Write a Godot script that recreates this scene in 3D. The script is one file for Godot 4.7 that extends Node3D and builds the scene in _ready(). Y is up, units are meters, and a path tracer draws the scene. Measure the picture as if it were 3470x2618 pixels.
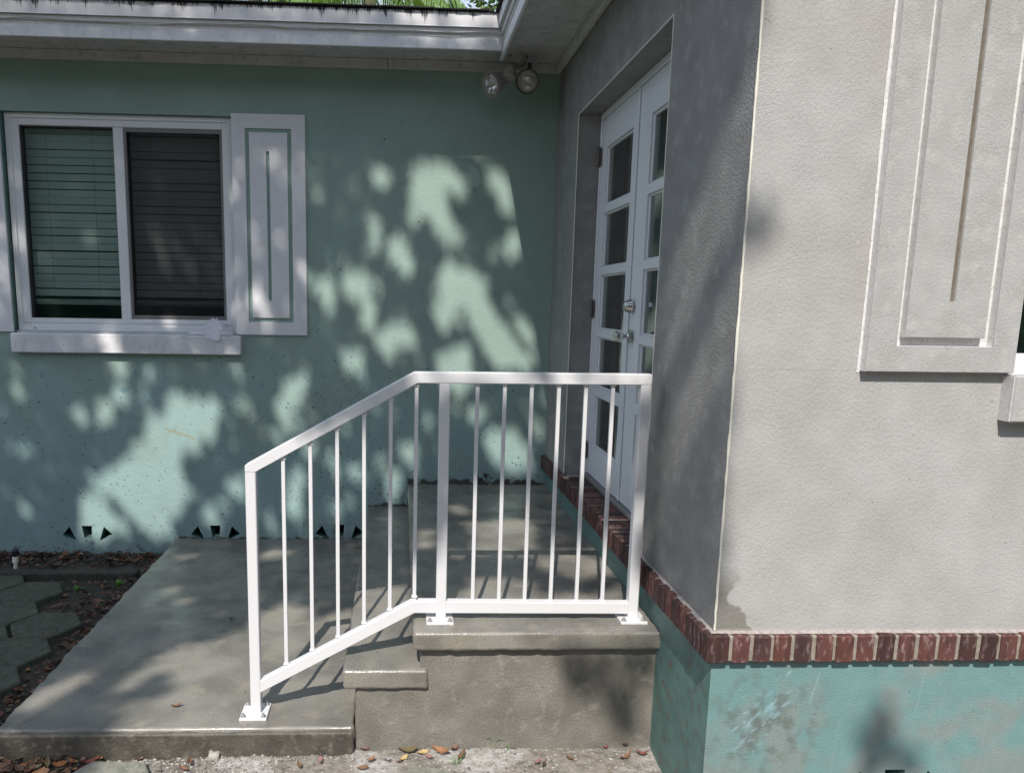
extends Node3D
# A stoop with a white railing in the corner between a green stucco house front and a gray wing.
# x runs right along the green wall (z = 0), y is up (0 = 0.39 m under the top of the brick course), z points to the viewer.

const SUN := Vector3(-0.205, 1.0, 0.865)          # towards the sun
const WALL_SUN := [
	[-0.96, 2.24, -0.87, 2.31, -0.75, 2.33, -0.69, 2.33, -0.65, 2.25, -0.58, 2.14, -0.58, 2.08, -0.63, 2.07, -0.7, 2.16, -0.75, 2.23, -0.73, 2.06, -0.66, 1.93, -0.67, 1.85, -0.74, 1.86, -0.82, 1.93, -0.91, 1.99, -0.95, 2.11],
	[-0.45, 2.24, -0.38, 2.25, -0.32, 2.2, -0.29, 2.11, -0.27, 1.97, -0.34, 2.05, -0.4, 2.13, -0.44, 2.18],
	[-1.19, 2.26, -1.12, 2.28, -1.08, 2.22, -1.12, 2.15, -1.19, 2.17],
	[-0.32, 1.83, -0.26, 1.87, -0.21, 1.75, -0.25, 1.71, -0.31, 1.73],
	[-1.08, 1.8, -1.03, 1.87, -0.97, 1.8, -0.94, 1.69, -0.91, 1.61, -0.94, 1.57, -1.01, 1.6, -1.09, 1.64],
	[-1.22, 1.91, -1.17, 1.94, -1.14, 1.88, -1.17, 1.8, -1.21, 1.82],
	[-1.39, 1.6, -1.33, 1.64, -1.26, 1.63, -1.23, 1.55, -1.26, 1.44, -1.33, 1.4, -1.4, 1.44],
	[-0.78, 1.63, -0.7, 1.66, -0.59, 1.65, -0.49, 1.59, -0.42, 1.52, -0.44, 1.44, -0.4, 1.34, -0.3, 1.27, -0.24, 1.15, -0.16, 1.07, -0.09, 0.96, -0.35, 0.96, -0.42, 1.04, -0.48, 1.15, -0.51, 1.25, -0.57, 1.36, -0.63, 1.43, -0.69, 1.41, -0.74, 1.47, -0.77, 1.55],
	[-0.81, 1.39, -0.73, 1.41, -0.69, 1.33, -0.68, 1.24, -0.73, 1.21, -0.79, 1.28],
	[-1.16, 1.22, -1.05, 1.28, -0.95, 1.26, -0.9, 1.16, -0.91, 1.1, -0.98, 1.14, -1.05, 1.1, -1.09, 1.03, -1.17, 1.1],
	[-1.29, 1.37, -1.21, 1.38, -1.18, 1.28, -1.21, 1.2, -1.28, 1.23],
	[-0.78, 0.93, -0.77, 1.04, -0.67, 1.1, -0.56, 1.15, -0.52, 1.08, -0.53, 1, -0.56, 0.8, -0.63, 0.81],
	[-1.38, 1.05, -1.31, 1.09, -1.26, 1.01, -1.28, 0.93, -1.36, 0.95],
	[-0.54, 0.7, -0.47, 0.74, -0.42, 0.65, -0.49, 0.59, -0.53, 0.63],
	[-0.41, 0.54, -0.33, 0.6, -0.2, 0.51, -0.14, 0.4, -0.07, 0.34, -0.09, 0.25, -0.22, 0.25, -0.37, 0.33, -0.41, 0.42],
	[-1, 0.45, -0.93, 0.48, -0.89, 0.39, -0.91, 0.31, -0.97, 0.33],
	[-1.08, 0.26, -0.99, 0.29, -0.97, 0.19, -1.05, 0.04, -1.09, 0.07],
	[-0.24, 1.27, -0.15, 1.32, -0.1, 1.19, -0.16, 1.17],
	[-2.98, 1.17, -2.9, 1.17, -2.84, 1.05, -2.81, 0.93, -2.85, 0.88, -2.9, 0.93, -2.94, 1.05, -2.98, 1.11],
	[-2.92, 0.81, -2.85, 0.83, -2.82, 0.74, -2.85, 0.69, -2.91, 0.73],
	[-3.02, 0.7, -2.96, 0.76, -2.92, 0.68, -2.93, 0.59, -3, 0.55, -3.04, 0.6],
	[-3.18, 0.67, -3.14, 0.7, -3.1, 0.61, -3.09, 0.56, -3.14, 0.56, -3.18, 0.61],
	[-2.54, 0.81, -2.44, 0.8, -2.38, 0.77, -2.28, 0.77, -2.21, 0.71, -2.26, 0.56, -2.24, 0.46, -2.31, 0.45, -2.44, 0.46, -2.49, 0.34, -2.47, 0.18, -2.43, 0.06, -2.57, -0.09, -2.58, -0.26, -2.68, -0.27, -2.78, -0.15, -2.92, 0.02, -3.04, 0.11, -3.09, 0.17, -3.03, 0.23, -2.88, 0.34, -2.75, 0.47, -2.67, 0.6, -2.59, 0.71],
	[-3.17, 0.08, -3.11, 0.11, -3.03, 0.04, -2.93, -0.07, -2.86, -0.18, -2.79, -0.32, -2.81, -0.37, -3.21, -0.37, -3.18, -0.09],
	[-1.79, 0.9, -1.71, 0.94, -1.64, 0.88, -1.65, 0.78, -1.73, 0.71, -1.73, 0.61, -1.8, 0.59, -1.84, 0.67, -1.81, 0.8],
	[-1.54, 1.58, -1.49, 1.6, -1.44, 1.5, -1.43, 1.38, -1.48, 1.34, -1.52, 1.43],
	[-2.21, 0.18, -2.12, 0.21, -2.06, 0.24, -2.06, 0.06, -2.14, 0.08],
	[-1.77, 0.22, -1.69, 0.28, -1.65, 0.18, -1.68, 0.02, -1.76, -0.06, -1.79, 0.06],
	[-1.67, 0.46, -1.57, 0.47, -1.56, 0.37, -1.65, 0.36],
	[-1.97, 1.51, -1.92, 1.52, -1.92, 1.39, -1.97, 1.37],
	[-3.57, 1.66, -3.55, 1.64, -3.55, 1.47, -3.58, 1.51],
]
const SLAB_SUN := [
	[-2.1, 2.46, -2.09, 2.34, -2.14, 2.27, -2.06, 2.26, -2.01, 2.21, -1.94, 2.13, -1.93, 2.09, -2, 2.06, -2.03, 1.96, -2.09, 2, -2.12, 2.07, -2.15, 2.13, -2.21, 2.17, -2.18, 1.97, -2.12, 1.83, -2.08, 1.74, -1.95, 1.67, -1.77, 1.55, -1.73, 1.31, -1.62, 1.14, -1.51, 1.23, -1.43, 1.4, -1.23, 1.23, -1.16, 2.48],
	[-2.56, 2.3, -2.53, 2.16, -2.42, 2.01, -2.36, 1.95, -2.33, 2, -2.37, 2.1, -2.43, 2.2, -2.46, 2.3],
	[-2.35, 0.97, -2.3, 0.92, -2.24, 0.97, -2.27, 1.06, -2.32, 1.06],
	[-1.9, 0.33, -1.82, 0.23, -1.71, 0.26, -1.74, 0.42, -1.86, 0.48],
	[-2.42, 0.39, -2.35, 0.33, -2.32, 0.39, -2.39, 0.48],
	[-2.2, 1.13, -2.15, 1.09, -2.12, 1.16, -2.18, 1.2],
]
const LANDING_SUN := [
	[-0.66, 0.96, -0.46, 0.93, -0.27, 0.89, -0.25, 1.14, -0.32, 1.46, -0.65, 1.46, -0.58, 1.23],
	[-0.91, 1.12, -0.84, 1.09, -0.82, 1.31, -0.85, 1.45, -0.93, 1.42],
	[-0.31, 1.54, 0.02, 1.59, -0.01, 1.84, -0.2, 1.88, -0.36, 1.73],
	[-0.67, 1.88, -0.39, 1.9, -0.42, 2.07, -0.1, 2.07, 0.01, 1.92, -0.07, 2.31, 0.01, 2.5, -0.95, 2.5, -0.95, 2.14, -0.79, 2.14, -0.71, 2.03],
	[-0.69, 0.59, -0.63, 0.56, -0.6, 0.74, -0.68, 0.84],
]
const FACE_SHADE := [
	[-0.45, 0.1, 0.03, 0.09, 0.02, 0.01, -0.05, -0.19, -0.06, -0.28, -0.14, -0.28, -0.22, -0.19, -0.32, -0.14, -0.36, -0.04, -0.41, 0.04],
]
const FRONT_SHADE := [
	[0, 1.71, 0.04, 1.7, 0.09, 1.67, 0.07, 1.62, 0, 1.56],
	[0.53, 0.18, 0.57, 0.18, 0.6, 0.14, 0.63, 0.07, 0.67, 0, 0.71, -0.07, 0.75, -0.12, 0.52, -0.12, 0.52, 0.02, 0.55, 0.07],
]
const SIDE_SUN := [
	[2.92, 2.12, 2.98, 2.05, 2.94, 1.9, 2.91, 1.67, 2.78, 1.62, 2.62, 1.48, 2.35, 1.18, 2.22, 1.13, 2.29, 1.46, 2.48, 1.74, 2.76, 1.95],
	[2.76, 1.36, 2.91, 1.48, 2.92, 1.28, 2.78, 1.06, 2.66, 1.05],
	[2.37, 1.04, 2.63, 1.2, 2.63, 0.94, 2.36, 0.55],
]

var rng := RandomNumberGenerator.new()
var taken := {}
var lut := PackedByteArray()
var m := {}                                        # the materials

# ---------------------------------------------------------------- things, parts
func numbered(called: String) -> String:
	if not taken.has(called):
		taken[called] = 0
		return called
	taken[called] += 1
	return "%s_%03d" % [called, taken[called]]

func tag(o: Node, label := "", category := "", group := "", kind := "") -> Node:
	if label: o.set_meta("label", label)
	if category: o.set_meta("category", category)
	if group: o.set_meta("group", group)
	if kind: o.set_meta("kind", kind)
	return o

func thing(called: String, label: String, category: String, group := "", at := Vector3.ZERO) -> Node3D:
	var o := Node3D.new()
	o.name = numbered(called)
	add_child(o)
	o.position = at
	tag(o, label, category, group)
	return o

func origin_of(p: Node) -> Vector3:
	var at := Vector3.ZERO
	while p != null and p != self and p is Node3D:
		at += p.position
		p = p.get_parent()
	return at

func sub(called: String, parent: Node3D) -> Node3D:      # a part that only holds sub-parts
	var o := Node3D.new()
	o.name = called
	parent.add_child(o, true)
	return o

func new_st() -> SurfaceTool:
	var st := SurfaceTool.new()
	st.begin(Mesh.PRIMITIVE_TRIANGLES)
	return st

# commits a shape given in world coordinates as one named mesh under parent
func obj(called: String, st: SurfaceTool, mt: Material, parent: Node = null) -> MeshInstance3D:
	var o := MeshInstance3D.new()
	o.mesh = st.commit()
	o.material_override = mt
	if parent == null:
		o.name = numbered(called)
		add_child(o)
	else:
		o.name = called
		parent.add_child(o, true)
		o.position = -origin_of(parent)
	return o

func put(called: String, mesh: Mesh, mt: Material, at: Transform3D, parent: Node) -> MeshInstance3D:
	var o := MeshInstance3D.new()
	o.mesh = mesh
	o.material_override = mt
	o.name = called
	parent.add_child(o, true)
	o.transform = at
	o.position -= origin_of(parent)
	return o

# ---------------------------------------------------------------- shapes
func tri(st: SurfaceTool, a: Vector3, b: Vector3, c: Vector3, n: Vector3, ua := Vector2.ZERO, ub := Vector2.ZERO, uc := Vector2.ZERO) -> void:
	st.set_normal(n)
	if (b - a).cross(c - a).dot(n) > 0.0:
		st.set_uv(ua); st.add_vertex(a)
		st.set_uv(uc); st.add_vertex(c)
		st.set_uv(ub); st.add_vertex(b)
	else:
		st.set_uv(ua); st.add_vertex(a)
		st.set_uv(ub); st.add_vertex(b)
		st.set_uv(uc); st.add_vertex(c)

func quad(st: SurfaceTool, a: Vector3, b: Vector3, c: Vector3, d: Vector3, n: Vector3) -> void:
	tri(st, a, b, c, n, Vector2(0, 0), Vector2(1, 0), Vector2(1, 1))
	tri(st, a, c, d, n, Vector2(0, 0), Vector2(1, 1), Vector2(0, 1))

# chamfered box, 44 triangles; xf places it
func cbox(st: SurfaceTool, lo: Vector3, hi: Vector3, b := 0.002, xf := Transform3D.IDENTITY) -> void:
	var c := (lo + hi) / 2.0
	var h := (hi - lo) / 2.0
	b = minf(b, minf(h.x, minf(h.y, h.z)) * 0.6)
	for ax in 3:
		var i := (ax + 1) % 3
		var j := (ax + 2) % 3
		for s in [-1.0, 1.0]:
			var n := Vector3.ZERO
			n[ax] = s
			var q: Array[Vector3] = []
			for e in [[-1, -1], [1, -1], [1, 1], [-1, 1]]:
				var v := Vector3.ZERO
				v[ax] = s * h[ax]
				v[i] = e[0] * (h[i] - b)
				v[j] = e[1] * (h[j] - b)
				q.append(xf * (c + v))
			quad(st, q[0], q[1], q[2], q[3], (xf.basis * n).normalized())
			for t in [-1.0, 1.0]:                      # the edge between +-ax and +-i
				var e4: Array[Vector3] = []
				for k in [[-1, 0], [1, 0], [1, 1], [-1, 1]]:
					var v := Vector3.ZERO
					v[j] = k[0] * (h[j] - b)
					v[ax] = s * (h[ax] if k[1] == 0 else h[ax] - b)
					v[i] = t * (h[i] - b if k[1] == 0 else h[i])
					e4.append(xf * (c + v))
				var en := Vector3.ZERO
				en[ax] = s
				en[i] = t
				quad(st, e4[0], e4[1], e4[2], e4[3], (xf.basis * en).normalized())
	for sx in [-1.0, 1.0]:
		for sy in [-1.0, 1.0]:
			for sz in [-1.0, 1.0]:
				var s := Vector3(sx, sy, sz)
				tri(st, xf * (c + s * (h - Vector3(0, b, b))), xf * (c + s * (h - Vector3(b, 0, b))), xf * (c + s * (h - Vector3(b, b, 0))), (xf.basis * s).normalized())

func coords(lo: float, hi: float, r: float, k: int, step: float) -> PackedFloat32Array:
	var out := PackedFloat32Array()
	for i in k:
		out.append(lo + r * (1.0 - cos(PI / 2 * i / k)))
	var n := maxi(1, int(ceil((hi - lo - 2 * r) / step)))
	for i in n + 1:
		out.append(lerpf(lo + r, hi - r, float(i) / n))
	for i in k:
		out.append(hi - r * (1.0 - cos(PI / 2 * (k - 1 - i) / k)))
	return out

# rounded, uneven block (cast concrete)
func rbox(st: SurfaceTool, lo: Vector3, hi: Vector3, r: float, k: int, step: float, rough: float, nz: FastNoiseLite) -> void:
	var cs := [coords(lo.x, hi.x, r, k, step), coords(lo.y, hi.y, r, k, step), coords(lo.z, hi.z, r, k, step)]
	var rr := Vector3(r, r, r)
	for ax in 3:
		var i := (ax + 1) % 3
		var j := (ax + 2) % 3
		for s in [0, 1]:
			var P := []
			var N := []
			for a in cs[i]:
				var row: Array[Vector3] = []
				var nrow: Array[Vector3] = []
				for b in cs[j]:
					var p := Vector3.ZERO
					p[ax] = lo[ax] if s == 0 else hi[ax]
					p[i] = a
					p[j] = b
					var q := p.clamp(lo + rr, hi - rr)
					var n := (p - q).normalized()
					var v := q + n * r
					v += n * rough * nz.get_noise_3dv(v * 100.0)
					row.append(v)
					nrow.append(n)
				P.append(row)
				N.append(nrow)
			for a in P.size() - 1:
				for b in P[a].size() - 1:
					stri(st, P[a][b], P[a + 1][b], P[a + 1][b + 1], N[a][b], N[a + 1][b], N[a + 1][b + 1])
					stri(st, P[a][b], P[a + 1][b + 1], P[a][b + 1], N[a][b], N[a + 1][b + 1], N[a][b + 1])

func stri(st: SurfaceTool, a: Vector3, b: Vector3, c: Vector3, na: Vector3, nb: Vector3, nc: Vector3) -> void:
	var flip := (b - a).cross(c - a).dot(na + nb + nc) > 0.0
	st.set_uv(Vector2.ZERO)
	st.set_normal(na); st.add_vertex(a)
	if flip:
		st.set_normal(nc); st.add_vertex(c)
		st.set_normal(nb); st.add_vertex(b)
	else:
		st.set_normal(nb); st.add_vertex(b)
		st.set_normal(nc); st.add_vertex(c)

func inset(p: PackedVector2Array, b: float) -> PackedVector2Array:
	var out := PackedVector2Array()
	var n := p.size()
	var turn := 1.0 if area(p) > 0.0 else -1.0
	for i in n:
		var d0 := (p[i] - p[(i + n - 1) % n]).normalized()
		var d1 := (p[(i + 1) % n] - p[i]).normalized()
		var n0 := Vector2(-d0.y, d0.x) * turn
		var n1 := Vector2(-d1.y, d1.x) * turn
		var mid := (n0 + n1) / maxf(0.3, 1.0 + n0.dot(n1))
		out.append(p[i] + mid * b)
	return out

func area(p: PackedVector2Array) -> float:
	var a := 0.0
	for i in p.size():
		a += p[i].cross(p[(i + 1) % p.size()])
	return a / 2.0

# a polygon in the xy plane of xf, drawn out from z = d0 to z = d1 with bevelled rims
func extrude(st: SurfaceTool, p: PackedVector2Array, d0: float, d1: float, b := 0.0, xf := Transform3D.IDENTITY, skip_side := -1) -> void:
	var cap := inset(p, b) if b > 0.0 else p
	var idx := Geometry2D.triangulate_polygon(cap)
	var turn := 1.0 if area(p) > 0.0 else -1.0
	for e in [[d0, -1.0], [d1, 1.0]]:
		var n: Vector3 = (xf.basis * Vector3(0, 0, e[1])).normalized()
		for t in range(0, idx.size(), 3):
			var v: Array[Vector3] = []
			for q in 3:
				v.append(xf * Vector3(cap[idx[t + q]].x, cap[idx[t + q]].y, e[0]))
			tri(st, v[0], v[1], v[2], n, cap[idx[t]], cap[idx[t + 1]], cap[idx[t + 2]])
		if b > 0.0:
			for i in p.size():
				var j := (i + 1) % p.size()
				var dd := (p[j] - p[i]).normalized()
				var nn := (xf.basis * Vector3(dd.y * turn, -dd.x * turn, e[1])).normalized()
				var z: float = e[0] - e[1] * b
				quad(st, xf * Vector3(p[i].x, p[i].y, z), xf * Vector3(p[j].x, p[j].y, z), xf * Vector3(cap[j].x, cap[j].y, e[0]), xf * Vector3(cap[i].x, cap[i].y, e[0]), nn)
	for i in p.size():
		if i == skip_side: continue
		var j := (i + 1) % p.size()
		var dd := (p[j] - p[i]).normalized()
		var nn := (xf.basis * Vector3(dd.y * turn, -dd.x * turn, 0)).normalized()
		quad(st, xf * Vector3(p[i].x, p[i].y, d0 + b), xf * Vector3(p[j].x, p[j].y, d0 + b), xf * Vector3(p[j].x, p[j].y, d1 - b), xf * Vector3(p[i].x, p[i].y, d1 - b), nn)

# turned shape: profile of (radius, height) pairs about the y axis of xf
func lathe(st: SurfaceTool, prof: PackedVector2Array, xf: Transform3D, seg := 24) -> void:
	for k in prof.size() - 1:
		var d := prof[k + 1] - prof[k]
		if d.length() < 1e-6: continue
		var nn := Vector2(d.y, -d.x).normalized()
		for s in seg:
			var a0 := TAU * s / seg
			var a1 := TAU * (s + 1) / seg
			var c0 := Vector3(cos(a0), 0, sin(a0))
			var c1 := Vector3(cos(a1), 0, sin(a1))
			var v00 := xf * (c0 * prof[k].x + Vector3(0, prof[k].y, 0))
			var v01 := xf * (c1 * prof[k].x + Vector3(0, prof[k].y, 0))
			var v10 := xf * (c0 * prof[k + 1].x + Vector3(0, prof[k + 1].y, 0))
			var v11 := xf * (c1 * prof[k + 1].x + Vector3(0, prof[k + 1].y, 0))
			var n0 := (xf.basis * (c0 * nn.x + Vector3(0, nn.y, 0))).normalized()
			var n1 := (xf.basis * (c1 * nn.x + Vector3(0, nn.y, 0))).normalized()
			if prof[k].x > 1e-5:
				stri(st, v00, v01, v11, n0, n1, n1)
			if prof[k + 1].x > 1e-5:
				stri(st, v00, v11, v10, n0, n1, n0)

func tube(st: SurfaceTool, pts: Array, radii: Array, seg := 8) -> void:
	for k in pts.size() - 1:
		var a: Vector3 = pts[k]
		var b: Vector3 = pts[k + 1]
		var d := (b - a).normalized()
		var u := d.cross(Vector3.UP if absf(d.y) < 0.9 else Vector3.RIGHT).normalized()
		var w := d.cross(u)
		for s in seg:
			var a0 := TAU * s / seg
			var a1 := TAU * (s + 1) / seg
			var n0 := u * cos(a0) + w * sin(a0)
			var n1 := u * cos(a1) + w * sin(a1)
			stri(st, a + n0 * radii[k], a + n1 * radii[k], b + n1 * radii[k + 1], n0, n1, n1)
			stri(st, a + n0 * radii[k], b + n1 * radii[k + 1], b + n0 * radii[k + 1], n0, n1, n0)

# the transform that turns +y to dir, placed at at
func aim(at: Vector3, dir: Vector3) -> Transform3D:
	var y := dir.normalized()
	var x := y.cross(Vector3.UP if absf(y.y) < 0.95 else Vector3.RIGHT).normalized()
	return Transform3D(Basis(x, y, x.cross(y)), at)

# a flat sheet of wall: outer rectangle with holes; to3 maps plane coordinates to space, uv box r
func sheet(st: SurfaceTool, rect: Rect2, holes: Array, xf: Transform3D, n: Vector3, r: Rect2) -> void:
	var cuts := [rect.position.x, rect.end.x]
	for h in holes:
		var c := 0.0
		for q in h: c += q.x
		cuts.append(c / h.size())
	cuts.sort()
	for i in cuts.size() - 1:
		if cuts[i + 1] - cuts[i] < 1e-4: continue
		var polys := [PackedVector2Array([Vector2(cuts[i], rect.position.y), Vector2(cuts[i + 1], rect.position.y), Vector2(cuts[i + 1], rect.end.y), Vector2(cuts[i], rect.end.y)])]
		for h in holes:
			var next := []
			for p in polys:
				for q in Geometry2D.clip_polygons(p, PackedVector2Array(h)):
					next.append(q)
			polys = next
		for p in polys:
			var idx := Geometry2D.triangulate_polygon(p)
			for t in range(0, idx.size(), 3):
				var v := []
				var uv := []
				for q in 3:
					var w: Vector2 = p[idx[t + q]]
					v.append(xf * Vector3(w.x, w.y, 0))
					uv.append(Vector2((w.x - r.position.x) / r.size.x, (r.end.y - w.y) / r.size.y))
				tri(st, v[0], v[1], v[2], n, uv[0], uv[1], uv[2])

# the inner faces of a hole in a wall
func reveal(st: SurfaceTool, h: Array, depth: float, xf: Transform3D) -> void:
	var c := Vector2.ZERO
	for q in h: c += q / h.size()
	for i in h.size():
		var a: Vector2 = h[i]
		var b: Vector2 = h[(i + 1) % h.size()]
		var inw: Vector2 = c - (a + b) / 2.0
		var d := (b - a).normalized()
		inw -= d * inw.dot(d)
		quad(st, xf * Vector3(a.x, a.y, 0), xf * Vector3(b.x, b.y, 0), xf * Vector3(b.x, b.y, -depth), xf * Vector3(a.x, a.y, -depth), (xf.basis * Vector3(inw.x, inw.y, 0)).normalized())

# ---------------------------------------------------------------- textures
func noise(s: int, f: float, oct := 3, type := FastNoiseLite.TYPE_SIMPLEX_SMOOTH) -> FastNoiseLite:
	var n := FastNoiseLite.new()
	n.seed = s
	n.noise_type = type
	n.frequency = f
	n.fractal_octaves = oct
	return n

func bytes(n: FastNoiseLite, w: int, h: int, seamless := true) -> PackedByteArray:
	var im := n.get_seamless_image(w, h) if seamless else n.get_image(w, h)
	im.convert(Image.FORMAT_L8)
	return im.get_data()

func rgb_tex(w: int, h: int, d: PackedByteArray) -> ImageTexture:
	return ImageTexture.create_from_image(Image.create_from_data(w, h, false, Image.FORMAT_RGB8, d))

func l_tex(w: int, h: int, d: PackedByteArray) -> ImageTexture:
	return ImageTexture.create_from_image(Image.create_from_data(w, h, false, Image.FORMAT_L8, d))

func enc(d: PackedByteArray, i: int, c: Color) -> void:
	d[i] = lut[clampi(int(c.r * 2047.0), 0, 2047)]
	d[i + 1] = lut[clampi(int(c.g * 2047.0), 0, 2047)]
	d[i + 2] = lut[clampi(int(c.b * 2047.0), 0, 2047)]

# two or three colours mixed by tileable noise, with fine grain
func mottle(w: int, s: int, f: float, a: Color, b: Color, c: Color, grain := 0.08, contrast := 1.6) -> ImageTexture:
	var n1 := bytes(noise(s, f, 4), w, w)
	var n2 := bytes(noise(s + 1, f * 2.3, 3), w, w)
	var n3 := bytes(noise(s + 2, 0.25, 2), w, w)
	var d := PackedByteArray()
	d.resize(w * w * 3)
	for i in w * w:
		var t := clampf((n1[i] / 255.0 - 0.5) * contrast + 0.5, 0.0, 1.0)
		var u := clampf((n2[i] / 255.0 - 0.58) * 3.0, 0.0, 1.0)
		var g := 1.0 + grain * (n3[i] / 127.5 - 1.0)
		var col := a.lerp(b, t).lerp(c, u)
		enc(d, i * 3, Color(col.r * g, col.g * g, col.b * g))
	return rgb_tex(w, w, d)

func blend_spot(d: PackedByteArray, w: int, h: int, cx: float, cy: float, rx: float, ry: float, ang: float, c: Color, k: float, hard := 3.0) -> void:
	var R := int(ceil(maxf(rx, ry))) + 1
	var ca := cos(ang)
	var sa := sin(ang)
	var b := [lut[clampi(int(c.r * 2047), 0, 2047)], lut[clampi(int(c.g * 2047), 0, 2047)], lut[clampi(int(c.b * 2047), 0, 2047)]]
	for y in range(maxi(0, int(cy) - R), mini(h, int(cy) + R + 1)):
		for x in range(maxi(0, int(cx) - R), mini(w, int(cx) + R + 1)):
			var dx := x - cx
			var dy := y - cy
			var q := pow((dx * ca + dy * sa) / rx, 2) + pow((-dx * sa + dy * ca) / ry, 2)
			var t := clampf((1.0 - q) * hard, 0.0, 1.0) * k
			if t > 0.0:
				var i := (y * w + x) * 3
				for e in 3:
					d[i + e] = int(lerpf(d[i + e], b[e], t))

func mat(c: Color, rough: float, o := {}) -> StandardMaterial3D:
	var x := StandardMaterial3D.new()
	x.albedo_color = Color(c.r, c.g, c.b).linear_to_srgb()
	x.roughness = rough
	x.metallic_specular = o.get("spec", 0.5)
	x.metallic = o.get("metal", 0.0)
	x.cull_mode = BaseMaterial3D.CULL_DISABLED
	if o.has("tex"): x.albedo_texture = o.tex
	if o.has("bump"):
		x.heightmap_enabled = true
		x.heightmap_texture = o.bump
		x.heightmap_scale = o.get("bs", 0.1)
	if o.has("rtex"):
		x.roughness_texture = o.rtex
	if o.has("tile"):
		x.uv1_triplanar = true
		x.uv1_world_triplanar = o.get("world", true)
		x.uv1_scale = Vector3.ONE / o.tile
	if o.has("alpha"):
		x.transparency = BaseMaterial3D.TRANSPARENCY_ALPHA
		x.albedo_color.a = o.alpha
	if o.has("vc"): x.vertex_color_use_as_albedo = true
	if o.has("back"):
		x.backlight_enabled = true
		x.backlight = o.back
	return x

func V2(a: Array) -> PackedVector2Array:
	var p := PackedVector2Array()
	for i in range(0, a.size(), 2):
		p.append(Vector2(a[i], a[i + 1]))
	return p

func paint_green() -> ImageTexture:
	var w := 1200
	var h := 1020
	var n1 := bytes(noise(11, 0.006, 4), w, h, false)
	var n2 := bytes(noise(12, 0.03, 3), w, h, false)
	var n3 := bytes(noise(13, 0.3, 2), w, h, false)
	var d := PackedByteArray()
	d.resize(w * h * 3)
	var top := Color(0.295, 0.405, 0.36)
	var low := Color(0.285, 0.41, 0.395)
	var dirt := Color(0.055, 0.043, 0.034)
	var old := Color(0.16, 0.29, 0.33)
	for y in h:
		var Y := 3.0 - y / 300.0
		for x in w:
			var i := y * w + x
			var X := -4.0 + x / 300.0
			var a := n1[i] / 255.0
			var b := n2[i] / 255.0
			var c := top.lerp(low, clampf((0.95 - Y + (a - 0.5) * 1.2) * 1.6, 0.0, 1.0))
			var g := 1.0 + (a - 0.5) * 0.16 + (b - 0.5) * 0.07 + (n3[i] / 255.0 - 0.5) * 0.07
			c = Color(c.r * g, c.g * g, c.b * g)
			if Y < 0.95:                                    # bluish older paint that shows through in scuffs
				var k := clampf((b - 0.72) * 5.0, 0.0, 1.0) * clampf((a - 0.5) * 6.0, 0.0, 1.0)
				c = c.lerp(old, k * 0.7)
			var base := -0.33
			var band := 0.022
			if X > -0.955:
				base = 0.181
				band = 0.05
			elif X > -1.225:
				base = 0.02
				band = 0.035
			elif X > -2.53:
				base = -0.214
			var up := Y - base
			if up < 0.5:
				var e := band * (0.25 + 1.9 * maxf(0.0, b - 0.3) * (0.5 + a))
				var k := clampf((e - up) / 0.012, 0.0, 1.0)
				k = maxf(k, clampf((b - 0.70) * 8.0, 0.0, 1.0) * clampf(1.0 - up / 0.16, 0.0, 1.0) * 0.8)
				k = maxf(k, 0.22 * clampf(1.0 - up / 0.25, 0.0, 1.0) * a)
				c = c.lerp(dirt, k * 0.92)
			enc(d, i * 3, c)
	rng.seed = 4
	for k in 3600:                                          # pits and specks, thick low down
		var Y := -0.3 + 1.35 * pow(rng.randf(), 1.9)
		if rng.randf() < 0.05: Y = rng.randf_range(0.4, 2.6)
		var X := rng.randf_range(-4.0, -0.02)
		if rng.randf() < 0.4: X = rng.randfn(-1.45, 0.35)
		var big := pow(rng.randf(), 3.0)
		var r := 0.55 + 1.5 * big
		var col := Color(0.04, 0.038, 0.034) if rng.randf() < 0.75 else Color(0.16, 0.11, 0.07)
		blend_spot(d, w, h, (X + 4.0) * 300, (3.0 - Y) * 300, r, r * rng.randf_range(0.45, 1.0), rng.randf_range(-0.5, 0.9), col, rng.randf_range(0.4, 0.9))
	for k in 60:                                            # short scuffs
		var X := rng.randf_range(-3.6, -0.1)
		var Y := rng.randf_range(0.1, 1.3)
		blend_spot(d, w, h, (X + 4.0) * 300, (3.0 - Y) * 300, rng.randf_range(2, 7), 0.9, rng.randf_range(-0.9, 0.3), Color(0.09, 0.12, 0.11), 0.55)
	for k in 46:                                            # the brown snail-like smear
		var t := k / 45.0
		blend_spot(d, w, h, (-2.59 + t * 0.19 + 4.0) * 300, (3.0 - (0.555 - t * 0.066 + 0.008 * sin(k * 1.7))) * 300, 1.8, 1.0, 0.3, Color(0.33, 0.25, 0.13), 0.75)
	for k in 40:                                            # chipped edge by the inner corner, white flecks
		blend_spot(d, w, h, (-rng.randf() * 0.035 + 4.0) * 300, (3.0 - rng.randf_range(0.2, 1.9)) * 300, 2.0, rng.randf_range(2, 7), 0.0, Color(0.42, 0.43, 0.38), 0.5)
	for k in 24:
		blend_spot(d, w, h, (rng.randfn(-1.13, 0.02) + 4.0) * 300, (3.0 - rng.randfn(1.57, 0.04)) * 300, 0.7, 1.6, 0.2, Color(0.7, 0.76, 0.72), 0.8)
	for k in 30:
		blend_spot(d, w, h, (rng.randfn(-0.44, 0.03) + 4.0) * 300, (3.0 - rng.randf_range(0.18, 0.25)) * 300, rng.randf_range(1, 5), rng.randf_range(1, 5), 0.0, dirt, 0.9)
	return rgb_tex(w, h, d)

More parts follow.
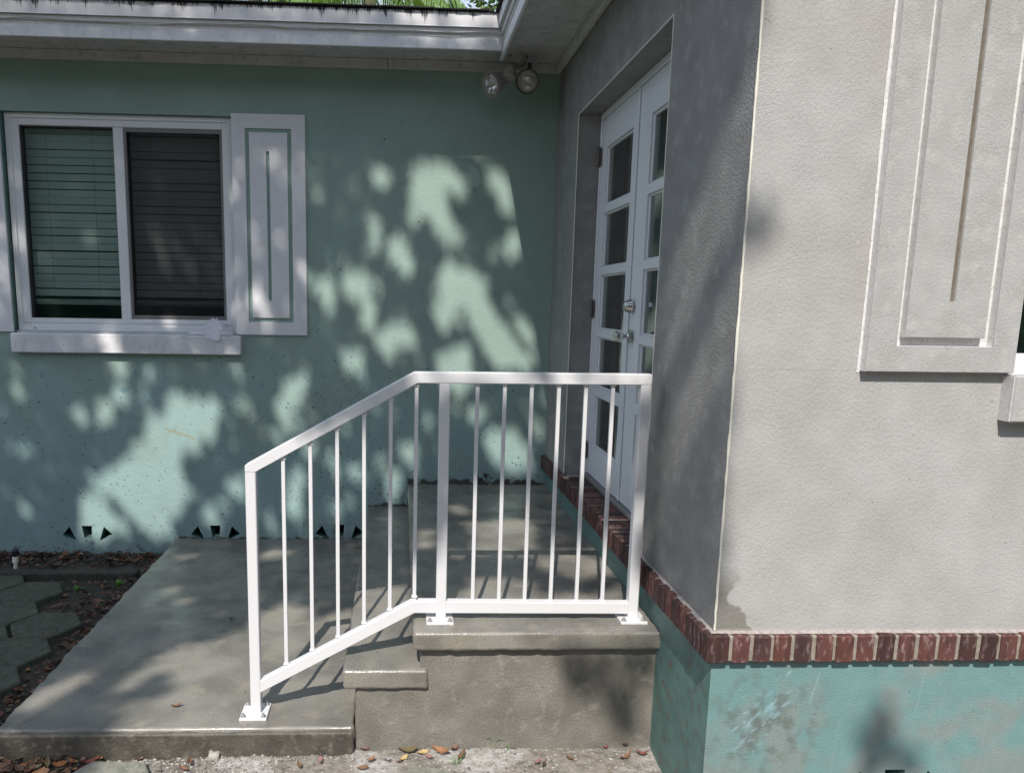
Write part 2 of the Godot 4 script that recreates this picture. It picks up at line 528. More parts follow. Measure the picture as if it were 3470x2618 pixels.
func paint_front() -> ImageTexture:
	var w := 900
	var n1 := bytes(noise(21, 0.0045, 4), w, w, false)
	var n2 := bytes(noise(22, 0.013, 4), w, w, false)
	var n3 := bytes(noise(23, 0.3, 2), w, w, false)
	var n4 := bytes(noise(24, 0.02, 3), w, w, false)
	var d := PackedByteArray()
	d.resize(w * w * 3)
	var cool := Color(0.392, 0.39, 0.384)
	var warm := Color(0.366, 0.355, 0.343)
	for y in w:
		var Y := 2.38 - y / 450.0
		for x in w:
			var i := y * w + x
			var X := x / 450.0
			var c := cool.lerp(warm, clampf((n1[i] / 255.0 - 0.5) * 2.2 + 0.5, 0.0, 1.0))
			var g := 1.0 + (n2[i] / 255.0 - 0.5) * 0.15 + (n3[i] / 255.0 - 0.5) * 0.22
			c = Color(c.r * g, c.g * g, c.b * g)
			# damp stain in the bottom corner
			var lim := 0.052 * (0.4 + 1.3 * n4[i] / 255.0) + maxf(0.0, 0.135 - (Y - 0.39) * 1.35) * (0.6 + 0.8 * n4[i] / 255.0)
			var k := clampf((lim - X) / 0.012, 0.0, 1.0) * clampf((0.62 - Y) / 0.1, 0.0, 1.0)
			c = c.lerp(Color(0.17, 0.158, 0.14), k * 0.8)
			if X > 0.08 and X < 0.385 and absf(Y - 1.236 - 0.004 * (n4[i] / 255.0 - 0.5)) < 0.0016: c = c.lerp(Color(0.22, 0.21, 0.2), 0.28)   # a day joint in the plaster
			# pale lime line just above the bricks
			c = c.lerp(Color(0.5, 0.46, 0.44), clampf((0.408 - Y) / 0.012, 0.0, 1.0) * 0.6)
			enc(d, i * 3, c)
	rng.seed = 6
	for k in 110:
		blend_spot(d, w, w, rng.randf() * w, rng.randf() * w, rng.randf_range(0.8, 2.0), rng.randf_range(0.6, 1.4), rng.randf(), Color(0.13, 0.12, 0.11) if k % 3 else Color(0.62, 0.6, 0.56), 0.6)
	return rgb_tex(w, w, d)

func paint_teal() -> ImageTexture:
	var w := 900
	var h := 320
	var n1 := bytes(noise(31, 0.008, 4), w, h, false)
	var n2 := bytes(noise(32, 0.025, 4), w, h, false)
	var n3 := bytes(noise(33, 0.25, 2), w, h, false)
	var d := PackedByteArray()
	d.resize(w * h * 3)
	for y in h:
		var Y := 0.31 - y / 450.0
		for x in w:
			var i := y * w + x
			var X := x / 450.0
			var a := n1[i] / 255.0
			var b := n2[i] / 255.0
			var c := Color(0.148, 0.268, 0.268).lerp(Color(0.20, 0.248, 0.24), clampf((a - 0.4) * 3.0 + (0.12 - Y) * 2.0, 0.0, 1.0))
			var blot := clampf((b - 0.42) * 3.0, 0.0, 1.0) * clampf(1.3 - Vector2((X - 0.19) / 0.24, (Y - 0.06) / 0.24).length(), 0.0, 1.0)
			c = c.lerp(Color(0.10, 0.115, 0.105), blot * 0.75)
			var g := 1.0 + (n3[i] / 255.0 - 0.5) * 0.2 + (b - 0.5) * 0.14
			enc(d, i * 3, Color(c.r * g, c.g * g, c.b * g))
	rng.seed = 8
	for k in 46:                                            # light blue flaked paint
		var X := rng.randfn(0.17, 0.045)
		blend_spot(d, w, h, X * 450, (0.31 - rng.randfn(0.10, 0.05) - (X - 0.17) * 0.7) * 450, rng.randf_range(2.0, 11.0), rng.randf_range(1.2, 3.4), -0.9 + rng.randf() * 0.4, Color(0.28, 0.42, 0.5), rng.randf_range(0.15, 0.6), 1.5)
	for q in [[0.79, 0.3, 0.55], [0.72, 0.31, 0.2], [0.44, 0.08, 0.4], [0.36, 0.25, 0.1], [0.95, 0.15, 0.4]]:   # pale runs
		for k in 40:
			blend_spot(d, w, h, (q[0] - k * 0.0006 + rng.randf() * 0.002) * 450, (0.31 - (q[1] - k * q[2] * 0.025)) * 450, 1.6, 5.0, 0.0, Color(0.3, 0.38, 0.36), 0.10)
	for k in 60:
		blend_spot(d, w, h, rng.randf() * w, rng.randf() * h, rng.randf_range(0.7, 2.0), 0.8, rng.randf(), Color(0.05, 0.07, 0.07), 0.6)
	return rgb_tex(w, h, d)

func paint_drips() -> ImageTexture:                          # white board stained black from the shingles above
	var w := 1600
	var h := 40
	var n1 := bytes(noise(41, 0.02, 4), w, 1, false)
	var n2 := bytes(noise(42, 0.13, 3), w, 1, false)
	var n3 := bytes(noise(43, 0.06, 3), w, h, false)
	var d := PackedByteArray()
	d.resize(w * h * 3)
	for y in h:
		for x in w:
			var len := 0.06 + 0.95 * pow(n1[x] / 255.0, 2.2) * pow(n2[x] / 255.0, 1.3) * 1.7
			var k := clampf((len - float(y) / h) * 5.0, 0.0, 1.0) * clampf(0.35 + 1.3 * n3[y * w + x] / 255.0, 0.0, 1.0)
			var haze := 0.28 * n1[x] / 255.0
			var c := Color(0.72, 0.71, 0.72).lerp(Color(0.36, 0.31, 0.3), haze).lerp(Color(0.03, 0.028, 0.027), k)
			enc(d, (y * w + x) * 3, c)
	return rgb_tex(w, h, d)

func stucco(w: int, s: int, fine_f: float, broad_f: float) -> ImageTexture:
	var a := bytes(noise(s, fine_f, 2), w, w)
	var b := bytes(noise(s + 1, broad_f, 3), w, w)
	var c := bytes(noise(s + 2, 0.006, 3), w, w)
	var d := PackedByteArray()
	d.resize(w * w)
	for i in w * w:
		var k := 0.45 + 0.75 * clampf((c[i] / 255.0 - 0.3) * 2.2, 0.0, 1.0)
		d[i] = clampi(int(128.0 + (a[i] - 128.0) * 0.62 * k + (b[i] - 128.0) * 0.5 + (c[i] - 128.0) * 0.25), 0, 255)
	return l_tex(w, w, d)

func pores(t: ImageTexture, w: int, n: int, s: int, c: Color) -> ImageTexture:
	var d := t.get_image().get_data()
	rng.seed = s
	for k in n:
		var r := 0.6 + 1.6 * pow(rng.randf(), 3.0)
		blend_spot(d, w, w, rng.randf() * w, rng.randf() * w, r, r * rng.randf_range(0.6, 1.0), rng.randf() * 3.0, c, rng.randf_range(0.3, 0.8))
	return rgb_tex(w, w, d)

func make_materials() -> void:
	lut.resize(2048)
	for i in 2048:
		var v := Color(i / 2047.0, 0, 0).linear_to_srgb().r
		lut[i] = int(round(v * 255))
	var sand := stucco(1536, 51, 0.24, 0.075)
	var fine := stucco(1024, 57, 0.26, 0.08)
	var lumpy := l_tex(1024, 1024, bytes(noise(53, 0.02, 5), 1024, 1024))
	var wob := l_tex(1024, 1024, bytes(noise(54, 0.035, 4), 1024, 1024))
	m.green = mat(Color.WHITE, 0.62, {tex = paint_green(), bump = sand, bs = 0.2})
	m.front = mat(Color.WHITE, 0.85, {tex = paint_front(), bump = sand, bs = 0.21, spec = 0.3})
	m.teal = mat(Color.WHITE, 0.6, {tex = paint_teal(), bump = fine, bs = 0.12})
	m.side = mat(Color.WHITE, 0.7, {tex = mottle(512, 61, 0.009, Color(0.272, 0.265, 0.256), Color(0.222, 0.216, 0.208), Color(0.31, 0.302, 0.29), 0.12), bump = fine, bs = 0.28, tile = 1.3})  # same gray paint as the front wall, darkened to carry its shade
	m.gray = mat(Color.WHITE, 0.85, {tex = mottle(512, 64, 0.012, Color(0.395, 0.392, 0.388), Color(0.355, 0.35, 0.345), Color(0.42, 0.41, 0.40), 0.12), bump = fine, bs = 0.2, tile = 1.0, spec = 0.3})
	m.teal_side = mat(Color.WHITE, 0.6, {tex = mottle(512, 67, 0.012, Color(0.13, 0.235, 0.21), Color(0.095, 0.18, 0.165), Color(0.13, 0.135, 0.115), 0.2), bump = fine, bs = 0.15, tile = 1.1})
	m.bead = mat(Color(0.72, 0.69, 0.6), 0.5)
	m.white = mat(Color.WHITE, 0.45, {tex = mottle(512, 71, 0.012, Color(0.80, 0.79, 0.81), Color(0.77, 0.76, 0.78), Color(0.74, 0.73, 0.74), 0.02, 1.0), tile = 1.2})
	m.vinyl = mat(Color(0.83, 0.83, 0.84), 0.3)
	m.trim = mat(Color.WHITE, 0.6, {tex = mottle(512, 74, 0.014, Color(0.76, 0.755, 0.775), Color(0.70, 0.695, 0.71), Color(0.63, 0.615, 0.61), 0.03, 1.2), bump = wob, bs = 0.06, tile = 0.9})
	m.paint = mat(Color.WHITE, 0.55, {tex = mottle(256, 77, 0.04, Color(0.70, 0.695, 0.70), Color(0.62, 0.61, 0.61), Color(0.5, 0.48, 0.46), 0.08), bump = fine, bs = 0.12, tile = 0.4})
	m.soffit = mat(Color.WHITE, 0.7, {tex = mottle(512, 80, 0.01, Color(0.62, 0.62, 0.60), Color(0.54, 0.53, 0.51), Color(0.42, 0.40, 0.38), 0.04), tile = 1.0})
	m.drips = mat(Color.WHITE, 0.6, {tex = paint_drips()})
	m.shingle = mat(Color(0.03, 0.029, 0.028), 0.95, {bump = fine, bs = 0.3, tile = 0.6})
	m.rail = mat(Color(0.67, 0.67, 0.69), 0.3, {bump = wob, bs = 0.008, tile = 0.5})
	m.steel = mat(Color(0.55, 0.54, 0.52), 0.38, {metal = 0.8})
	m.chrome = mat(Color(0.66, 0.65, 0.63), 0.2, {metal = 1.0})
	m.aged = mat(Color(0.13, 0.11, 0.1), 0.5, {metal = 0.6})
	m.concrete = mat(Color.WHITE, 0.62, {tex = pores(mottle(1024, 83, 0.0055, Color(0.242, 0.229, 0.204), Color(0.158, 0.150, 0.135), Color(0.255, 0.235, 0.19), 0.26, 2.0), 1024, 2600, 84, Color(0.08, 0.075, 0.07)), bump = fine, bs = 0.16, tile = 2.2, rtex = l_tex(512, 512, bytes(noise(86, 0.012, 3), 512, 512)), spec = 0.6})
	m.concrete.roughness = 0.72
	m.damp = mat(Color.WHITE, 0.6, {tex = mottle(1024, 120, 0.012, Color(0.10, 0.090, 0.074), Color(0.06, 0.054, 0.045), Color(0.15, 0.138, 0.115), 0.35, 1.8), bump = fine, bs = 0.3, tile = 1.5})
	m.face = mat(Color.WHITE, 0.8, {tex = pores(mottle(1024, 87, 0.007, Color(0.21, 0.197, 0.174), Color(0.148, 0.138, 0.121), Color(0.245, 0.232, 0.21), 0.34, 1.5), 1024, 3000, 88, Color(0.07, 0.062, 0.055)), bump = fine, bs = 0.26, tile = 1.6})
	var brick_tex := mottle(512, 91, 0.012, Color(0.115, 0.043, 0.037), Color(0.066, 0.028, 0.026), Color(0.29, 0.21, 0.205), 0.35, 1.9)
	var tints := [Color(1, 0.97, 0.95), Color(0.62, 0.7, 0.75), Color(0.95, 0.86, 0.78), Color(0.5, 0.5, 0.52)]
	for k in 4:
		m["brick%d" % k] = mat(tints[k], 0.8, {tex = brick_tex, bump = fine, bs = 0.16, tile = 0.4})
		m["brick%d" % k].uv1_scale = Vector3(3.2, 1.1, 3.2)
	m.lime = mat(Color.WHITE, 0.9, {tex = mottle(256, 121, 0.05, Color(0.42, 0.38, 0.36), Color(0.25, 0.2, 0.19), Color(0.5, 0.47, 0.45), 0.3), bump = fine, bs = 0.2, tile = 0.35})
	m.mortar = mat(Color.WHITE, 0.95, {tex = mottle(256, 94, 0.05, Color(0.34, 0.30, 0.245), Color(0.25, 0.22, 0.18), Color(0.42, 0.39, 0.35), 0.3), bump = fine, bs = 0.25, tile = 0.3})
	m.mortar_dark = mat(Color(0.19, 0.165, 0.135), 0.95, {bump = fine, bs = 0.25, tile = 0.3})
	m.paver_sun = mat(Color.WHITE, 0.9, {tex = mottle(512, 116, 0.02, Color(0.24, 0.235, 0.2), Color(0.15, 0.16, 0.12), Color(0.27, 0.26, 0.24), 0.3), bump = fine, bs = 0.2, tile = 0.6})  # lighter copy of the paver colour, with sunlight put into it
	m.stone = mat(Color(0.38, 0.36, 0.32), 0.9, {bump = fine, bs = 0.25, tile = 0.3})
	m.dark = mat(Color(0.012, 0.011, 0.010), 0.9)  # near-black, the darkness of closed hollows put into the colour
	m.room = mat(Color(0.09, 0.085, 0.08), 0.9)
	m.curtain = mat(Color.WHITE, 0.9, {tex = mottle(128, 97, 0.03, Color(0.05, 0.036, 0.034), Color(0.035, 0.03, 0.03), Color(0.06, 0.04, 0.04), 0.2), tile = 0.4})
	m.slat = mat(Color(0.40, 0.55, 0.49), 0.5)  # off-white slats, coloured with the green tint and reflections of the glass
	m.slat_dim = mat(Color(0.70, 0.73, 0.72), 0.5)
	m.glass = mat(Color(0.03, 0.05, 0.045), 0.03, {alpha = 0.12, spec = 0.5})
	m.door_glass = mat(Color(0.02, 0.03, 0.028), 0.03, {alpha = 0.25, spec = 0.6})
	m.screen = mat(Color(0.04, 0.04, 0.042), 0.9, {alpha = 0.34, spec = 0.1})
	m.gray_alu = mat(Color(0.22, 0.21, 0.21), 0.45, {metal = 0.3})
	m.seal = mat(Color(0.02, 0.02, 0.022), 0.6)
	m.door = mat(Color(0.74, 0.75, 0.77), 0.38)
	m.lamp = mat(Color(0.36, 0.34, 0.31), 0.5)
	m.lamp_beige = mat(Color(0.40, 0.375, 0.32), 0.5)
	m.lamp_dark = mat(Color(0.09, 0.085, 0.08), 0.5)
	m.lens = mat(Color(0.75, 0.74, 0.7), 0.08, {alpha = 0.15})
	m.cloth = mat(Color.WHITE, 0.95, {tex = mottle(256, 101, 0.03, Color(0.82, 0.80, 0.86), Color(0.76, 0.74, 0.8), Color(0.84, 0.82, 0.86), 0.08), bump = fine, bs = 0.12, tile = 0.2})
	m.pvc = mat(Color(0.72, 0.70, 0.64), 0.4)
	m.black = mat(Color(0.015, 0.015, 0.016), 0.4)
	m.soil = mat(Color.WHITE, 0.95, {tex = mottle(512, 104, 0.03, Color(1, 1, 1), Color(0.6, 0.58, 0.55), Color(0.95, 0.9, 0.85), 0.45, 1.8), bump = lumpy, bs = 0.7, tile = 0.8, vc = true})
	m.paver = mat(Color.WHITE, 0.9, {tex = mottle(512, 107, 0.02, Color(0.085, 0.092, 0.072), Color(0.052, 0.062, 0.042), Color(0.11, 0.112, 0.09), 0.35), bump = fine, bs = 0.15, tile = 0.7})
	m.moss = mat(Color.WHITE, 0.95, {tex = mottle(256, 110, 0.04, Color(0.06, 0.062, 0.05), Color(0.035, 0.036, 0.03), Color(0.07, 0.08, 0.045), 0.3), bump = lumpy, bs = 0.3, tile = 0.4})
	m.pebble = mat(Color(0.95, 0.95, 0.95), 0.8, {vc = true})
	m.litter = mat(Color.WHITE, 0.7, {vc = true})
	m.leaf = mat(Color(0.07, 0.12, 0.03), 0.5)
	m.palm = mat(Color(0.11, 0.19, 0.045), 0.45, {back = Color(0.35, 0.45, 0.12)})
	m.palm_dark = mat(Color(0.06, 0.10, 0.03), 0.5, {back = Color(0.15, 0.2, 0.06)})
	m.tree_leaf = mat(Color(0.09, 0.15, 0.04), 0.5, {back = Color(0.25, 0.35, 0.1)})
	m.bark = mat(Color.WHITE, 0.95, {tex = mottle(256, 113, 0.03, Color(0.13, 0.105, 0.08), Color(0.08, 0.065, 0.05), Color(0.16, 0.14, 0.11), 0.2), bump = lumpy, bs = 0.8, tile = 0.8})
	m.weed = mat(Color(0.10, 0.22, 0.04), 0.5, {back = Color(0.2, 0.35, 0.08)})

# ---------------------------------------------------------------- the house
func boxpart(called: String, lo: Vector3, hi: Vector3, mt: Material, parent: Node, b := 0.002) -> MeshInstance3D:
	var st := new_st()
	cbox(st, lo, hi, b)
	return obj(called, st, mt, parent)

func halves(outer: Rect2, hole: PackedVector2Array, at := NAN) -> Array:      # a plate with a hole, as two C shapes
	var out := []
	var c := outer.get_center().x if is_nan(at) else at
	for r in [[outer.position.x, c], [c, outer.end.x]]:
		var p := PackedVector2Array([Vector2(r[0], outer.position.y), Vector2(r[1], outer.position.y), Vector2(r[1], outer.end.y), Vector2(r[0], outer.end.y)])
		for q in Geometry2D.clip_polygons(p, hole):
			out.append(q)
	return out

func rect_poly(x0: float, y0: float, x1: float, y1: float) -> PackedVector2Array:
	return PackedVector2Array([Vector2(x0, y0), Vector2(x1, y0), Vector2(x1, y1), Vector2(x0, y1)])

func slot_poly(x: float, y0: float, y1: float, r: float) -> PackedVector2Array:
	var p := PackedVector2Array()
	for k in 9:
		var a := PI + PI * k / 8.0
		p.append(Vector2(x + r * cos(a), y0 + r + r * sin(a)))
	for k in 9:
		var a := PI * k / 8.0
		p.append(Vector2(x + r * cos(a), y1 - r + r * sin(a)))
	return p

func wood_shutter(house: Node3D, x0: float, x1: float, label: String) -> void:
	var s := sub("shutter", house)
	if label: s.set_meta("label", label)
	var y0 := 1.189
	var y1 := 2.579
	var st := new_st()
	for p in halves(Rect2(x0, y0, x1 - x0, y1 - y0), rect_poly(x0 + 0.084, y0 + 0.084, x1 - 0.088, y1 - 0.087)):
		extrude(st, p, 0.0, 0.015)
	obj("frame", st, m.white, s)
	st = new_st()
	var a := x0 + 0.110
	var b := x1 - 0.114
	for p in halves(Rect2(a, y0 + 0.112, b - a, y1 - y0 - 0.224), slot_poly((a + b) / 2.0 - 0.004, y0 + 0.222, y1 - 0.223, 0.0105)):
		extrude(st, p, 0.0, 0.015)
	obj("panel", st, m.white, s)

func stucco_shutter(house: Node3D) -> void:                  # boards skimmed with gray stucco, their edges left white
	var s := sub("shutter", house)
	s.set_meta("label", "gray stuccoed shutter with white edges")
	var xf := Transform3D(Basis.IDENTITY, Vector3(0, 0, 2.95))
	var y1 := 2.62
	var o := Rect2(0.388, 1.235, 0.465, y1 - 1.235)
	var ring := rect_poly(0.478, 1.313, 0.776, y1 - 0.09)
	var pr := Rect2(0.500, 1.338, 0.248, y1 - 0.09 - 0.025 - 1.338)
	var groove := rect_poly(0.6255, 1.445, 0.6415, y1 - 0.22)
	for e in [["frame", o, ring], ["panel", pr, groove]]:
		var st := new_st()
		var st2 := new_st()
		for p in halves(e[1], e[2], 0.6335):
			extrude(st, p, 0.0, 0.0275, 0.0, xf)
			extrude(st2, p, 0.0276, 0.0305, 0.0012, xf)
		var f := obj(e[0], st, m.paint, s)
		f.set_meta("label", "white edge boards")
		obj(e[0] + "_face", st2, m.gray, s)
	boxpart("groove", Vector3(0.6205, 1.435, 2.951), Vector3(0.6465, y1 - 0.205, 2.9725), m.mortar_dark, s, 0.001)
	boxpart("recess", Vector3(0.4775, 1.312, 2.9505), Vector3(0.7765, y1 - 0.089, 2.953), m.paint, s, 0.0)
	rng.seed = 70                                            # paint smeared onto the wall along the left edge
	var p := PackedVector2Array([Vector2(0.391, y1), Vector2(0.391, 1.232)])
	var y := 1.228
	while y < y1:
		p.append(Vector2(0.3805 - 0.0018 * rng.randf() - 0.002 * sin(y * 7.0), y))
		y += rng.randf_range(0.006, 0.014)
	var st := new_st()
	extrude(st, p, 0.0005, 0.0022, 0.0, xf)
	obj("paint_smear", st, m.paint, s)

func slider_window(house: Node3D) -> void:
	var w := sub("window", house)
	w.set_meta("label", "white sliding window with closed blinds")
	var z0 := -0.115
	var z1 := -0.045
	# outer frame: jambs, head, sill rail, mullion
	var st := new_st()
	cbox(st, Vector3(-3.522, 1.20, z0), Vector3(-3.442, 2.56, z1), 0.004)
	cbox(st, Vector3(-3.442, 2.488, z0), Vector3(-2.167, 2.56, z1 + 0.0015), 0.004)
	cbox(st, Vector3(-3.442, 1.20, z0), Vector3(-2.167, 1.278, z1 + 0.0015), 0.004)
	cbox(st, Vector3(-2.167, 1.20, z0), Vector3(-2.098, 2.56, z1), 0.004)
	obj("frame", st, m.vinyl, w)
	st = new_st()
	cbox(st, Vector3(-2.856, 1.278, z0), Vector3(-2.792, 2.488, z1 - 0.004), 0.004)
	obj("mullion", st, m.vinyl, w)
	st = new_st()                                            # stepped inner lips
	for b in [[-3.522, 1.196, -3.49, 2.562], [-2.13, 1.196, -2.097, 2.562]]:
		cbox(st, Vector3(b[0], b[1], z1 + 0.001), Vector3(b[2], b[3], z1 + 0.012), 0.003)
	cbox(st, Vector3(-3.49, 2.53, z1 + 0.002), Vector3(-2.13, 2.562, z1 + 0.0125), 0.003)
	cbox(st, Vector3(-3.49, 1.196, z1 + 0.002), Vector3(-2.13, 1.228, z1 + 0.0125), 0.003)
	cbox(st, Vector3(-3.49, 1.250, z1 + 0.002), Vector3(-2.13, 1.256, z1 + 0.006), 0.002)
	obj("frame_lip", st, m.vinyl, w)
	st = new_st()                                            # dark seals round the fixed pane
	cbox(st, Vector3(-3.442, 1.278, -0.10), Vector3(-3.428, 2.488, -0.06), 0.001)
	cbox(st, Vector3(-3.428, 2.478, -0.10), Vector3(-2.856, 2.488, -0.06), 0.001)
	obj("seal", st, m.seal, w)
	boxpart("pane", Vector3(-3.428, 1.278, -0.088), Vector3(-2.856, 2.478, -0.084), m.glass, w, 0.0)
	# the sliding half behind its insect screen
	st = new_st()
	for b in [[-2.792, 1.278, -2.775, 2.488], [-2.184, 1.278, -2.167, 2.488], [-2.775, 2.462, -2.184, 2.488], [-2.775, 1.278, -2.184, 1.304]]:
		cbox(st, Vector3(b[0], b[1], -0.078), Vector3(b[2], b[3], -0.054), 0.002)
	obj("screen_frame", st, m.gray_alu, w)
	boxpart("insect_screen", Vector3(-2.775, 1.304, -0.067), Vector3(-2.184, 2.462, -0.066), m.screen, w, 0.0)
	boxpart("pane", Vector3(-2.785, 1.285, -0.102), Vector3(-2.175, 2.48, -0.098), m.glass, w, 0.0)
	boxpart("drain_slot", Vector3(-3.425, 1.211, z1 + 0.0125), Vector3(-3.405, 1.215, z1 + 0.0135), m.seal, w, 0.0)
	# blinds
	var cells := [[-3.445, -2.85, m.slat], [-2.775, -2.19, m.slat_dim]]
	rng.seed = 31
	for c in cells:
		st = new_st()
		cbox(st, Vector3(c[0], 0, -0.0012), Vector3(c[1], 0.0447, 0.0012), 0.0008)
		var slat := st.commit()
		for k in 22:
			var y := 2.457 - k * 0.0492
			put("blind_slat", slat, c[2], Transform3D(Basis(Vector3.RIGHT, 0.16 + rng.randf_range(-0.018, 0.018)) * Basis(Vector3.BACK, rng.randf_range(-0.001, 0.001)), Vector3(0, y + rng.randf_range(-0.0008, 0.0008), -0.135)), w)
		for y in [1.362, 1.388]:
			put("blind_slat", slat, c[2], Transform3D(Basis(Vector3.RIGHT, 1.0) * Basis(Vector3.BACK, 0.006 if y > 1.37 else -0.003), Vector3(0, y, -0.14)), w)
		st = new_st()
		for x in [lerpf(c[0], c[1], 0.22), lerpf(c[0], c[1], 0.72)]:
			tube(st, [Vector3(x, 1.36, -0.1295), Vector3(x, 2.5, -0.1295)], [0.0008, 0.0008], 5)
		obj("blind_cord", st, m.seal, w)
	boxpart("blind_rail", Vector3(-3.42, 2.487, -0.17), Vector3(-2.18, 2.53, -0.117), m.slat_dim, w)

func door(house: Node3D) -> void:
	var d := sub("door", house)
	d.set_meta("label", "white double glazed door of ten panes a pair")
	var X := 0.135
	var ys := [[0.600, 0.885], [0.957, 1.226], [1.290, 1.578], [1.640, 1.920], [1.986, 2.279]]
	for y in ys:
		y[0] -= 0.011
		y[1] += 0.011
	for l in [[0.636, 1.3695, 0.745, 1.255], [1.3725, 2.150, 1.541, 2.047]]:
		var st := new_st()
		var bot := 0.412
		var top := 2.452
		cbox(st, Vector3(X, bot, l[0]), Vector3(X + 0.044, top, l[2]), 0.002)
		cbox(st, Vector3(X, bot, l[3]), Vector3(X + 0.044, top, l[1]), 0.002)
		var edges := [bot]
		for y in ys: edges.append_array(y)
		edges.append(top)
		for k in range(0, edges.size(), 2):
			cbox(st, Vector3(X + 0.0005, edges[k], l[2]), Vector3(X + 0.0435, edges[k + 1], l[3]), 0.0)
		for y in ys:                                         # sloping glazing beads
			var o := 0.011
			for q in [[y[0], y[0] + o, 0], [y[1] - o, y[1], 0]]:
				cbox(st, Vector3(X + 0.012, q[0], l[2]), Vector3(X + 0.03, q[1], l[3]), 0.005)
			for q in [[l[2], l[2] + o], [l[3] - o, l[3]]]:
				cbox(st, Vector3(X + 0.0115, y[0] + o, q[0]), Vector3(X + 0.0295, y[1] - o, q[1]), 0.005)
		obj("door_leaf", st, m.door, d)
		for y in ys:
			boxpart("pane", Vector3(X + 0.019, y[0] + 0.01, l[2] + 0.01), Vector3(X + 0.023, y[1] - 0.01, l[3] - 0.01), m.door_glass, d, 0.0)
		# pleated curtain behind the panes
		st = new_st()
		var n := 60
		for k in n:
			var z0: float = lerpf(l[2] - 0.05, l[3] + 0.05, float(k) / n)
			var z1: float = lerpf(l[2] - 0.05, l[3] + 0.05, float(k + 1) / n)
			var x0 := X + 0.10 + 0.014 * sin(z0 * 88.0) + 0.006 * sin(z0 * 211.0)
			var x1 := X + 0.10 + 0.014 * sin(z1 * 88.0) + 0.006 * sin(z1 * 211.0)
			quad(st, Vector3(x0, 0.45, z0), Vector3(x1, 0.45, z1), Vector3(x1, 2.40, z1), Vector3(x0, 2.40, z0), Vector3(-(z1 - z0), 0, (x1 - x0)).normalized())
		obj("curtain", st, m.curtain, d)
	boxpart("astragal", Vector3(X - 0.010, 0.415, 1.345), Vector3(X - 0.0005, 2.45, 1.368), m.door, d, 0.003)
	var st := new_st()
	cbox(st, Vector3(X - 0.006, 0.40, 0.610), Vector3(X + 0.06, 2.493, 0.633), 0.003)
	cbox(st, Vector3(X - 0.006, 0.40, 2.153), Vector3(X + 0.06, 2.493, 2.185), 0.003)
	cbox(st, Vector3(X - 0.0055, 2.456, 0.633), Vector3(X + 0.06, 2.493, 2.153), 0.003)
	obj("door_frame", st, m.door, d)
	boxpart("threshold", Vector3(X - 0.03, 0.388, 0.61), Vector3(X + 0.06, 0.408, 2.185), m.gray_alu, d, 0.004)
	for y in [2.255, 1.395, 0.55]:
		st = new_st()
		tube(st, [Vector3(X - 0.012, y - 0.055, 0.628), Vector3(X - 0.012, y + 0.055, 0.628)], [0.008, 0.008], 10)
		cbox(st, Vector3(X - 0.010, y - 0.05, 0.6335), Vector3(X - 0.0065, y + 0.05, 0.66), 0.001)
		obj("hinge", st, m.aged, d)
	# deadbolt and knob on the meeting stile of the far leaf
	var out := Vector3(-1, 0, 0)
	st = new_st()
	lathe(st, V2([0.0, 0.0, 0.034, 0.0, 0.035, 0.006, 0.023, 0.034, 0.020, 0.037, 0.0, 0.037]), aim(Vector3(X - 0.0105, 1.415, 1.425), out), 32)
	obj("deadbolt", st, m.chrome, d)
	st = new_st()
	lathe(st, V2([0.0, 0.0, 0.034, 0.0, 0.033, 0.006, 0.016, 0.013, 0.012, 0.018, 0.011, 0.032, 0.016, 0.036, 0.022, 0.042, 0.025, 0.056, 0.0265, 0.072, 0.025, 0.077, 0.012, 0.079, 0.0, 0.078]), aim(Vector3(X - 0.0105, 1.268, 1.430), out), 32)
	obj("knob", st, m.chrome, d)

